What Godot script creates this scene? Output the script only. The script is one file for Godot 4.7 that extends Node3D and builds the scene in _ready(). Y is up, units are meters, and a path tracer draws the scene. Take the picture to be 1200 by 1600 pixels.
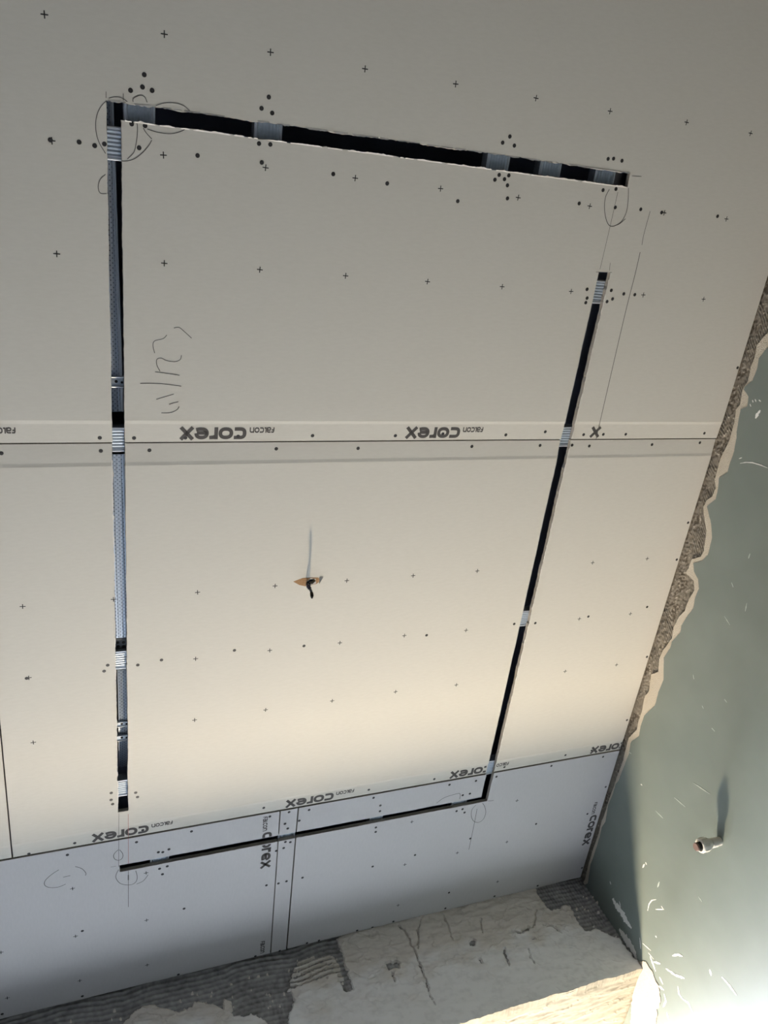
extends Node3D
# A plasterboard ceiling under construction, seen from below: slots cut for linear lights,
# galvanised channels behind them, a half-stripped plaster wall and a concrete lintel over an opening.
# Plan coordinates: u to the right (world +x), v towards the lintel (world -z), both in metres; H is the ceiling.
const H := 2.5
const UW := 1.822        # face of the right wall
const VB := 2.512        # inner face of the lintel
const LB := 0.397        # lintel bottom, below the ceiling
const VO := 3.05         # outer face of the lintel
const UL := -2.2
const VR := -3.2
const FLOOR_Y := 0.0

var M := {}
var rng := RandomNumberGenerator.new()
var fine := FastNoiseLite.new()
var broad := FastNoiseLite.new()

func P(u: float, v: float, dy := 0.0) -> Vector3:
	return Vector3(u, H + dy, -v)

func _ready():
	# ---- camera
	var cam := Camera3D.new(); cam.name = "camera"; add_child(cam)
	cam.fov = 65.1980
	cam.near = 0.02
	cam.far = 200.0
	cam.transform = Transform3D(Basis(Vector3(0.930682, -0.344881, 0.122018), Vector3(0.039022, 0.425224, 0.904247), Vector3(-0.363742, -0.836805, 0.409206)), Vector3(0, H - 1.7660, 0))
	cam.current = true
	# ---- sky, sun, light and exposure
	var we := WorldEnvironment.new(); we.name = "world_environment"
	var e := Environment.new()
	e.background_mode = Environment.BG_SKY
	var sky := Sky.new()
	var sm := ProceduralSkyMaterial.new()
	sm.sky_top_color = Color(0.68, 0.71, 0.77); sm.sky_horizon_color = Color(0.86, 0.87, 0.885)
	sm.ground_bottom_color = Color(0.30, 0.29, 0.28); sm.ground_horizon_color = Color(0.40, 0.40, 0.40)
	sm.sky_energy_multiplier = 3.2
	sky.sky_material = sm
	e.sky = sky
	e.tonemap_mode = Environment.TONE_MAPPER_LINEAR
	e.tonemap_exposure = 2.4
	e.sdfgi_enabled = true; e.ssao_enabled = true; e.ssil_enabled = true
	we.environment = e
	add_child(we)
	var sun := DirectionalLight3D.new(); sun.name = "sun"; add_child(sun)
	sun.light_color = Color(1.0, 0.94, 0.84); sun.light_energy = 1.0; sun.light_angular_distance = 0.53; sun.shadow_enabled = true
	sun.look_at_from_position(Vector3(3.0, 9.0, 4.2), Vector3(0.0, 0.0, 0.0))
	# unseen source outside the opening, placed to light the ceiling from below
	var low_light := AreaLight3D.new(); low_light.name = "unseen_low_light"; add_child(low_light)
	low_light.area_size = Vector2(0.10, 0.62)
	low_light.position = Vector3(0.60, H - LB - 0.78, -VB - 1.60); low_light.basis = Basis(Vector3.BACK, deg_to_rad(-22)) * Basis(Vector3.RIGHT, PI / 2)
	low_light.light_color = Color(1.0, 0.91, 0.775); low_light.light_energy = 17.6
	low_light.area_range = 30.0; low_light.shadow_enabled = true
	rng.seed = 20417
	fine.seed = 5; fine.frequency = 1.0; fine.fractal_octaves = 3
	broad.seed = 9; broad.frequency = 1.0; broad.fractal_octaves = 4
	materials()
	shell()
	ceiling()
	right_wall()
	back_wall()
	framing()
	small_things()

# ------------------------------------------------------------------ helpers
func tag(o: Node, label: String, category := "", kind := "", group := "") -> Node:
	o.set_meta("label", label)
	if category: o.set_meta("category", category)
	if kind: o.set_meta("kind", kind)
	if group: o.set_meta("group", group)
	return o

func holder(called: String, parent: Node = self) -> Node3D:
	var o := Node3D.new(); o.name = called
	parent.add_child(o, true)
	return o

func part(called: String, mesh: Mesh, m: Material, parent: Node = self) -> MeshInstance3D:
	var o := MeshInstance3D.new(); o.name = called; o.mesh = mesh
	if m: o.material_override = m
	parent.add_child(o, true)
	return o

func begin() -> SurfaceTool:
	var st := SurfaceTool.new(); st.begin(Mesh.PRIMITIVE_TRIANGLES)
	return st

func tri(st: SurfaceTool, a: Vector3, b: Vector3, c: Vector3, out: Vector3):
	var n := (a - c).cross(a - b)
	if n.length_squared() < 1e-18: return
	n = n.normalized()
	if n.dot(out) < 0.0:
		n = -n
		var t := b; b = c; c = t
	st.set_normal(n); st.add_vertex(a)
	st.set_normal(n); st.add_vertex(b)
	st.set_normal(n); st.add_vertex(c)

func quad(st: SurfaceTool, a: Vector3, b: Vector3, c: Vector3, d: Vector3, out: Vector3):
	tri(st, a, b, c, out); tri(st, a, c, d, out)

func box(st: SurfaceTool, lo: Vector3, hi: Vector3, t := Transform3D.IDENTITY):
	var k := []
	for i in 8: k.append(t * Vector3(hi.x if i & 1 else lo.x, hi.y if i & 2 else lo.y, hi.z if i & 4 else lo.z))
	var b := t.basis
	quad(st, k[0], k[2], k[6], k[4], -b.x); quad(st, k[1], k[3], k[7], k[5], b.x)
	quad(st, k[0], k[1], k[5], k[4], -b.y); quad(st, k[2], k[3], k[7], k[6], b.y)
	quad(st, k[0], k[1], k[3], k[2], -b.z); quad(st, k[4], k[5], k[7], k[6], b.z)

func box_mesh(lo: Vector3, hi: Vector3) -> ArrayMesh:
	var st := begin(); box(st, lo, hi)
	return st.commit()

func lathe(st: SurfaceTool, prof: Array, n: int, t := Transform3D.IDENTITY):   # profile of (radius, height) along local y
	for i in n:
		var a0 := TAU * i / n; var a1 := TAU * (i + 1) / n
		for k in prof.size() - 1:
			var p: Vector2 = prof[k]; var q: Vector2 = prof[k + 1]
			var d := q - p
			var v0 := t * Vector3(p.x * cos(a0), p.y, p.x * sin(a0)); var v1 := t * Vector3(p.x * cos(a1), p.y, p.x * sin(a1))
			var w0 := t * Vector3(q.x * cos(a0), q.y, q.x * sin(a0)); var w1 := t * Vector3(q.x * cos(a1), q.y, q.x * sin(a1))
			var am := (a0 + a1) / 2
			var out := t.basis * Vector3(d.y * cos(am), -d.x, d.y * sin(am))
			quad(st, v0, v1, w1, w0, out)

func tube(st: SurfaceTool, pts: Array, r: Array, n := 10):
	var prev := []
	for i in pts.size():
		var dir: Vector3 = (pts[mini(i + 1, pts.size() - 1)] - pts[maxi(i - 1, 0)]).normalized()
		var s := dir.cross(Vector3(0.31, 0.2, 0.9)).normalized(); var w := dir.cross(s)
		var ring := []
		for k in n: ring.append(pts[i] + (s * cos(TAU * k / n) + w * sin(TAU * k / n)) * r[i])
		if prev:
			for k in n:
				var mid: Vector3 = (ring[k] + ring[(k + 1) % n]) / 2 - pts[i]
				quad(st, prev[k], prev[(k + 1) % n], ring[(k + 1) % n], ring[k], mid)
		prev = ring
		if i == 0 or i == pts.size() - 1:
			for k in n: tri(st, pts[i], ring[k], ring[(k + 1) % n], -dir if i == 0 else dir)

func noise_tex(freq: float, lo: Color, hi: Color, octaves := 4, sd := 1, size := 512) -> NoiseTexture2D:
	var t := NoiseTexture2D.new(); t.width = size; t.height = size; t.seamless = true
	var n := FastNoiseLite.new(); n.seed = sd; n.frequency = freq; n.fractal_octaves = octaves
	t.noise = n
	var g := Gradient.new(); g.set_color(0, lo); g.set_color(1, hi); t.color_ramp = g
	return t

func mat(called: String, c: Color, rough: float, metal := 0.0, spread := 0.0, scale := Vector3.ONE, freq := 0.02, bump := 0.0, bump_scale := Vector3.ZERO, bump_freq := 0.05) -> StandardMaterial3D:
	var m := StandardMaterial3D.new(); m.resource_name = called
	m.albedo_color = c; m.roughness = rough; m.metallic = metal
	if spread > 0.0:
		m.albedo_color = Color.WHITE
		m.albedo_texture = noise_tex(freq, c.darkened(spread), c.lightened(spread), 4, called.length() * 7)
	if spread > 0.0 or bump > 0.0:
		m.uv1_triplanar = true; m.uv1_world_triplanar = true; m.uv1_scale = scale
	if bump > 0.0:
		m.heightmap_enabled = true; m.heightmap_scale = bump
		m.heightmap_texture = noise_tex(bump_freq, Color.BLACK, Color.WHITE, 4, called.length() * 3)
	return m

func materials():
	M.paper = mat("board paper", Color(0.728, 0.716, 0.672), 0.85, 0.0, 0.016, Vector3(1.1, 1.1, 4.0), 0.06)
	M.paper_shade = mat("board paper grey", Color(0.705, 0.702, 0.695), 0.85, 0.0, 0.016, Vector3(4.0, 1.1, 1.1), 0.06)  # same paper, tinted cooler for the shade on the lintel row
	M.gypsum = mat("gypsum core", Color(0.74, 0.71, 0.65), 0.95, 0.0, 0.25, Vector3(9, 9, 9), 0.09, 0.25, Vector3.ZERO, 0.12)
	M.fringe = mat("pale paper fringe", Color(0.80, 0.785, 0.75), 0.9)
	M.kraft = mat("torn kraft paper", Color(0.56, 0.41, 0.25), 0.9, 0.0, 0.15, Vector3(12, 12, 12), 0.05)
	M.screw = mat("black phosphate screw", Color(0.09, 0.085, 0.085), 0.6)
	M.ink = mat("grey print", Color(0.25, 0.24, 0.23), 0.8)
	M.ink_dark = mat("black print", Color(0.10, 0.095, 0.09), 0.8)
	M.pencil = mat("pencil", Color(0.33, 0.32, 0.31), 0.7)
	M.red_line = mat("red chalk line", Color(0.62, 0.40, 0.38), 0.9)
	M.zinc = mat("galvanised steel", Color(0.62, 0.67, 0.72), 0.5, 0.4, 0.06, Vector3(6, 6, 6), 0.04)
	M.zinc_highlight = mat("galvanised rolled edge", Color(0.76, 0.79, 0.82), 0.35, 0.5)  # paler, shinier steel that paints the highlight on rolled edges
	M.zinc_dark = mat("dark galvanised strap", Color(0.20, 0.22, 0.24), 0.5, 0.4)
	M.dimpled = dimpled()
	M.mortar = mat("old grey mortar", Color(0.42, 0.39, 0.34), 0.95); M.mortar.vertex_color_use_as_albedo = true; M.mortar.albedo_color = Color.WHITE
	M.plaster = mat("white plaster", Color(0.82, 0.785, 0.71), 0.9, 0.0, 0.16, Vector3(7, 7, 7), 0.09, 0.45, Vector3.ZERO, 0.10)
	M.paint = mat("green grey wall paint", Color(0.412, 0.447, 0.425), 0.38, 0.0, 0.03, Vector3(0.8, 0.8, 0.8), 0.012)
	M.smear = mat("dry plaster smear", Color(0.82, 0.82, 0.80), 0.9)
	M.smear_faint = mat("thin plaster film", Color(0.64, 0.67, 0.64), 0.8)
	M.render = mat("render", Color.WHITE, 0.95); M.render.vertex_color_use_as_albedo = true
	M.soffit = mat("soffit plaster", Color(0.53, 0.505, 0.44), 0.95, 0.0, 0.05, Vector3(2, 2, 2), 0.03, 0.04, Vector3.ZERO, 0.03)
	M.concrete = mat("concrete slab", Color(0.30, 0.30, 0.31), 0.95, 0.0, 0.1, Vector3(2, 2, 2), 0.03)
	M.void_dark = mat("dark void face", Color(0.46, 0.50, 0.58), 0.95)
	M.wall_far = mat("plain plaster wall", Color(0.36, 0.36, 0.355), 0.9, 0.0, 0.04, Vector3.ONE, 0.02)
	M.screed = mat("cement screed", Color(0.44, 0.44, 0.445), 0.9, 0.0, 0.06, Vector3.ONE, 0.02)
	M.terrace = mat("pale terrace paving", Color(0.88, 0.88, 0.87), 0.8, 0.0, 0.05, Vector3.ONE, 0.02)
	M.pvc = mat("white plastic pipe", Color(0.80, 0.79, 0.75), 0.5)
	M.plug = mat("brown plug", Color(0.42, 0.33, 0.29), 0.6)
	M.black = mat("dark recess", Color(0.02, 0.02, 0.02), 0.9)  # black for shaded holes and the pipe gap, also the wire tape
	M.cable = mat("dark blue cable", Color(0.115, 0.135, 0.23), 0.5)

func dimpled() -> StandardMaterial3D:      # flat steel strip, shade of its dimples painted as rows of dark dots, u along the strip, v across
	var img := Image.create(64, 64, false, Image.FORMAT_RGB8); img.fill(Color(0.66, 0.71, 0.77))
	for row in 2:
		for y in 64:
			for x in 64:
				var d := Vector2((x - (16 + 32 * row)) / 13.0, (y - (16 + 32 * row)) / 9.0).length()
				if d < 1.0: img.set_pixel(x, y, Color(0.66, 0.71, 0.77).lerp(Color(0.30, 0.33, 0.38), 1.0 - d * d))
	var m := StandardMaterial3D.new(); m.resource_name = "dimpled galvanised steel"
	m.albedo_texture = ImageTexture.create_from_image(img); m.metallic = 0.5; m.roughness = 0.42
	return m

# ------------------------------------------------------------------ room shell
func shell():
	var f := part("floor", box_mesh(Vector3(UL - 0.2, -0.2, -VO), Vector3(UW + 0.2, 0, -VR + 0.2)), M.screed)
	tag(f, "bare grey cement floor of the room below the ceiling", "floor", "structure")
	var t := part("floor_001", box_mesh(Vector3(-9, -0.25, -16), Vector3(9, -0.02, -VO)), M.terrace)  # unseen ground, kept pale so that it bounces light onto the ceiling
	tag(t, "unseen pale terrace outside the opening, bouncing daylight up into the room", "terrace", "structure")
	var pw := part("added_parapet_1", box_mesh(Vector3(-9, -0.02, -VB - 1.93), Vector3(9, 1.27, -VB - 1.27)), M.terrace)  # added out of view to screen and shape the daylight
	tag(pw, "added low parapet out of view, shaping the light through the opening", "parapet", "structure")
	var w := part("wall_left", box_mesh(Vector3(UL - 0.2, 0, -VO), Vector3(UL, H + 0.42, -VR)), M.wall_far)
	tag(w, "plain plaster wall on the far left side of the room", "wall", "structure")
	w = part("wall_front", box_mesh(Vector3(UL - 0.2, 0, -VR), Vector3(UW + 0.2, H + 0.42, -VR + 0.2)), M.wall_far)
	tag(w, "plain plaster wall behind the camera", "wall", "structure")
	var s := part("ceiling_slab", box_mesh(Vector3(UL - 0.2, H + 0.24, -VO), Vector3(UW + 0.2, H + 0.42, -VR + 0.2)), M.void_dark)
	tag(s, "dark structural slab hidden above the plasterboard ceiling", "ceiling slab", "structure")

# ------------------------------------------------------------------ ceiling
var boards := []          # {node, poly}
var slots := []           # outlines of the cut slots, for print that the saw took away

func rough(a: Vector2, b: Vector2, amp: float, step := 0.007) -> PackedVector2Array:   # a sawn edge: the points from a on, b left out
	var out := PackedVector2Array([a])
	var n := int(a.distance_to(b) / step)
	var side := (b - a).normalized().orthogonal()
	var ph := rng.randf() * 100.0
	for i in range(1, n):
		var p := a.lerp(b, (i + rng.randf_range(-0.3, 0.3)) / n)
		var s := p.distance_to(a)
		out.append(p + side * amp * (1.1 * broad.get_noise_2d(s * 6.0, ph) + 0.5 * fine.get_noise_2d(s * 40.0, ph) + rng.randf_range(-0.28, 0.28)))
	return out

func outline(legs: Array) -> PackedVector2Array:       # legs: [u, v, roughness of the edge that leaves this corner]
	var out := PackedVector2Array()
	for i in legs.size():
		var a := Vector2(legs[i][0], legs[i][1]); var k: Array = legs[(i + 1) % legs.size()]
		if legs[i].size() > 2: out.append_array(rough(a, Vector2(k[0], k[1]), legs[i][2]))
		else: out.append(a)
	return out

func rect(u0: float, v0: float, u1: float, v1: float) -> PackedVector2Array:
	return PackedVector2Array([Vector2(u0, v0), Vector2(u1, v0), Vector2(u1, v1), Vector2(u0, v1)])

func lift(v: float, tapers: Array) -> float:          # factory-tapered long edges sit 3 mm higher, with a fold where the taper starts
	var y := 0.0
	for t in tapers:
		var k := clampf((v - t[0]) / (t[1] - t[0]), 0.0, 1.0)
		y = maxf(y, 0.0012 * minf(k / 0.16, 1.0) + 0.0020 * maxf(0.0, (k - 0.16) / 0.84))
	return y

func add_board(root: Node3D, poly: PackedVector2Array, paper: Material, tapers := [], cut_at := [], hole := PackedVector2Array(), label := "") -> void:
	var thick := 0.0125
	var cuts := [-10.0]
	var inner := []
	for t in tapers:
		inner.append(t[0]); inner.append(lerpf(t[0], t[1], 0.16))
	inner.append_array(cut_at); inner.sort()
	cuts.append_array(inner); cuts.append(10.0)
	var face := begin(); face.set_material(paper)
	var core := begin(); core.set_material(M.gypsum)
	for i in cuts.size() - 1:
		for piece in Geometry2D.intersect_polygons(poly, rect(-10, cuts[i], 10, cuts[i + 1])):
			var bits := [piece]
			if hole.size(): bits = Geometry2D.clip_polygons(piece, hole)
			for g in bits:
				var ix := Geometry2D.triangulate_polygon(g)
				for k in range(0, ix.size(), 3):
					var a: Vector2 = g[ix[k]]; var b: Vector2 = g[ix[k + 1]]; var c: Vector2 = g[ix[k + 2]]
					tri(face, P(a.x, a.y, lift(a.y, tapers)), P(b.x, b.y, lift(b.y, tapers)), P(c.x, c.y, lift(c.y, tapers)), Vector3.DOWN)
					tri(face, P(a.x, a.y, thick), P(b.x, b.y, thick), P(c.x, c.y, thick), Vector3.UP)
				var turn := -1.0 if Geometry2D.is_polygon_clockwise(g) else 1.0
				for k in g.size():
					var a: Vector2 = g[k]; var b: Vector2 = g[(k + 1) % g.size()]
					var inside := false
					for c in inner: inside = inside or (absf(a.y - c) < 2e-4 and absf(b.y - c) < 2e-4)
					if inside: continue
					var d := (b - a).orthogonal() * -turn
					var out := Vector3(-d.x, 0, d.y)
					var la := lift(a.y, tapers); var lb := lift(b.y, tapers)
					var ha := [a]; var hb := [b]                # the broken gypsum is uneven between its two papers
					for lv in 2:
						ha.append(a + crumb(a, lv)); hb.append(b + crumb(b, lv))
					ha.append(a); hb.append(b)
					var hs := [0.0, 0.30, 0.70, 1.0]
					for lv in 3:
						quad(core, P(ha[lv].x, ha[lv].y, lerpf(la, thick, hs[lv])), P(hb[lv].x, hb[lv].y, lerpf(lb, thick, hs[lv])), P(hb[lv + 1].x, hb[lv + 1].y, lerpf(lb, thick, hs[lv + 1])), P(ha[lv + 1].x, ha[lv + 1].y, lerpf(la, thick, hs[lv + 1])), out)
	var mesh := face.commit()
	core.commit(mesh)
	var o := part("plasterboard", mesh, null, root)
	if label: o.set_meta("label", label)
	boards.append({"node": o, "poly": poly, "tapers": tapers})

func crumb(p: Vector2, k: int) -> Vector2:
	return Vector2(fine.get_noise_3d(p.x * 210, p.y * 210, k * 7.0), fine.get_noise_3d(p.x * 210 + 50, p.y * 210, k * 7.0)) * 0.0022

func board_at(p: Vector2) -> Dictionary:
	for b in boards:
		if Geometry2D.is_point_in_polygon(p, b.poly): return b
	var best: Dictionary; var near := 1e9
	for b in boards:
		for q in b.poly:
			if p.distance_to(q) < near: near = p.distance_to(q); best = b
	return best

func ceiling():
	var root := holder("ceiling")
	tag(root, "suspended plasterboard ceiling with slots sawn for linear lights", "ceiling", "structure")
	# slot edges: left 0.091..0.118, top -0.021..0.010, right 1.267..1.300, bottom 1.965..1.991
	var up := outline([[UL, -0.535], [1.820, -0.535], [1.820, 0.664], [1.301, 0.664, 0.0022], [1.302, 0.212], [1.267, 0.213, 0.0012], [1.268, 0.664], [0.1185, 0.664, 0.0014], [0.118, 0.010, 0.0026], [1.294, 0.0105], [1.293, -0.0215, 0.0030], [0.091, -0.0205, 0.0014], [0.092, 0.664], [UL, 0.664]])
	add_board(root, up, M.paper, [[0.612, 0.665]], [], PackedVector2Array(), "beige-grey plasterboard notched by the top, left and right slots")
	var hole := PackedVector2Array([Vector2(0.5732, 1.061), Vector2(0.5813, 1.053), Vector2(0.5935, 1.052), Vector2(0.5978, 1.06), Vector2(0.5913, 1.067), Vector2(0.5755, 1.067)])
	var ml := outline([[-0.184, 0.667], [0.091, 0.667, 0.0014], [0.089, 1.760], [0.1165, 1.760, 0.0014], [0.1185, 0.667], [1.268, 0.667, 0.0012], [1.270, 1.862], [-0.183, 1.862]])
	add_board(root, ml, M.paper, [[0.720, 0.667], [1.812, 1.862]], [1.0605], hole, "beige-grey plasterboard inside the slots with a wire hole")
	add_board(root, outline([[1.301, 0.667], [1.818, 0.667], [1.818, 1.862], [1.300, 1.862, 0.0022]]), M.paper, [[0.720, 0.667], [1.812, 1.862]], [], PackedVector2Array(), "narrow plasterboard between right slot and green wall")
	add_board(root, outline([[UL, 0.667], [-0.187, 0.667], [-0.187, 1.862], [UL, 1.862]]), M.paper, [[0.720, 0.667], [1.812, 1.862]], [], PackedVector2Array(), "plasterboard at the left edge of the middle row")
	var r3 := 0.0012
	add_board(root, outline([[UL, 1.8655], [0.5570, 1.8655], [0.5588, 1.965, r3], [0.090, 1.9645], [0.091, 1.991, r3], [0.5593, 1.991], [0.5685, 2.507, 0.0015], [UL, 2.507]]), M.paper_shade, [], [], PackedVector2Array(), "plasterboard tinted for cool shade, of the lintel row with the slot's left end")
	add_board(root, outline([[0.5605, 1.8655], [0.6135, 1.8655], [0.6145, 1.965, r3], [0.5620, 1.965]]), M.paper_shade, [], [], PackedVector2Array(), "short filler strip above the lower slot")
	add_board(root, outline([[0.5625, 1.991], [0.6150, 1.991], [0.6240, 2.507, 0.0012], [0.5720, 2.507]]), M.paper_shade, [], [], PackedVector2Array(), "long narrow filler strip between lower slot and lintel")
	add_board(root, outline([[0.6180, 1.8655], [1.270, 1.8655, 0.0012], [1.270, 1.966, r3], [0.6187, 1.965]]), M.paper_shade, [], [], PackedVector2Array(), "low plasterboard offcut framed by lower and right slots")
	add_board(root, outline([[0.6190, 1.991, r3], [1.2985, 1.9905, 0.0012], [1.3000, 1.8655], [1.816, 1.8655], [1.817, 2.505, 0.0020], [0.6285, 2.505]]), M.paper_shade, [], [], PackedVector2Array(), "plasterboard tinted for cool shade, in the corner of lintel and green wall")
	for row in 3:                                        # the rows behind the camera
		var v1 := -0.538 - 1.203 * row
		add_board(root, rect(UL, maxf(v1 - 1.2, VR + 0.002), 1.820, v1), M.paper)
	slots = [rect(0.0915, -0.02, 0.118, 1.76), rect(0.0915, -0.02, 1.293, 0.010), rect(1.267, 0.212, 1.300, 1.99), rect(0.091, 1.9645, 1.3, 1.991)]
	# torn paper round the wire hole
	var st := begin()
	var ring := [Vector2(0.5362, 1.056), Vector2(0.5463, 1.052), Vector2(0.5615, 1.047), Vector2(0.5824, 1.047), Vector2(0.6038, 1.049), Vector2(0.6096, 1.055), Vector2(0.6086, 1.062), Vector2(0.602, 1.068), Vector2(0.5864, 1.071), Vector2(0.5707, 1.073), Vector2(0.5545, 1.068)]
	var n: int = ring.size()
	var st_hole := []
	for k in n:
		var c := Vector2(0.5865, 1.0605); var d: Vector2 = (ring[k] - c)
		st_hole.append(c + d.normalized() * minf(d.length() * 0.9, 0.0125 + 0.002 * sin(k * 2.1)))
	for k in n:
		var a: Vector2 = ring[k]; var b: Vector2 = ring[(k + 1) % n]; var c: Vector2 = st_hole[(k + 1) % n]; var d: Vector2 = st_hole[k]
		quad(st, P(a.x, a.y, -0.0002), P(b.x, b.y, -0.0002), P(c.x, c.y, -0.0007), P(d.x, d.y, -0.0007), Vector3.DOWN)
	part("torn_paper", st.commit(), M.kraft, boards[1].node).set_meta("label", "brown torn paper round the wire hole")
	st = begin()
	var flap := [Vector2(0.618, 1.0480), Vector2(0.607, 1.0500), Vector2(0.606, 1.0640)]
	tri(st, P(flap[0].x, flap[0].y, -0.001), P(flap[1].x, flap[1].y, -0.0006), P(flap[2].x, flap[2].y, -0.008), Vector3.DOWN)
	tri(st, P(flap[0].x + 0.0006, flap[0].y, -0.0004), P(flap[1].x + 0.0006, flap[1].y, 0.0), P(flap[2].x + 0.0006, flap[2].y, -0.0075), Vector3.UP)
	part("paper_flap", st.commit(), M.paper, boards[1].node).set_meta("label", "curled flap of torn board paper beside the wire")
	# torn paper left along the sawn edges
	for f in [[Vector2(0.125, 0.0100), Vector2(1.290, 0.0105), Vector2(0, -1), 0], [Vector2(0.094, -0.0205), Vector2(1.292, -0.0215), Vector2(0, 1), 0], [Vector2(1.301, 0.23), Vector2(1.301, 0.66), Vector2(-1, 0), 0], [Vector2(1.300, 0.69), Vector2(1.300, 1.80), Vector2(-1, 0), 2], [Vector2(0.0905, 0.70), Vector2(0.0895, 1.74), Vector2(1, 0), 1]]:
		var fr := begin()
		var count := int(f[0].distance_to(f[1]) / 0.004)
		var last := Vector2.ZERO; var lw := 0.0
		for k in count + 1:
			var p: Vector2 = f[0].lerp(f[1], float(k) / count)
			var w := maxf(0.0, 0.0002 + 0.0032 * fine.get_noise_2d(p.x * 30 + f[3] * 9, p.y * 30) + rng.randf_range(-0.0006, 0.0010))
			if k > 0 and (w > 0.0 or lw > 0.0):
				var bk: Vector2 = f[2] * -0.0018
				var a: Vector2 = last + bk; var b: Vector2 = p + bk; var c: Vector2 = p + f[2] * w; var d: Vector2 = last + f[2] * lw
				quad(fr, P(a.x, a.y, -0.0004), P(b.x, b.y, -0.0004), P(c.x, c.y, -0.0012), P(d.x, d.y, -0.0012), Vector3.DOWN)
			last = p; lw = w
		var fringe := part("torn_fringe", fr.commit(), M.fringe, boards[f[3]].node)
		fringe.set_meta("label", "pale torn paper fringe along the sawn edge")
	# screws
	var sc := begin()
	lathe(sc, [Vector2(0.0001, -0.0003), Vector2(0.0040, -0.0002), Vector2(0.0046, 0.0003), Vector2(0.0044, 0.0012)], 14)
	var screw := sc.commit()
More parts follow.
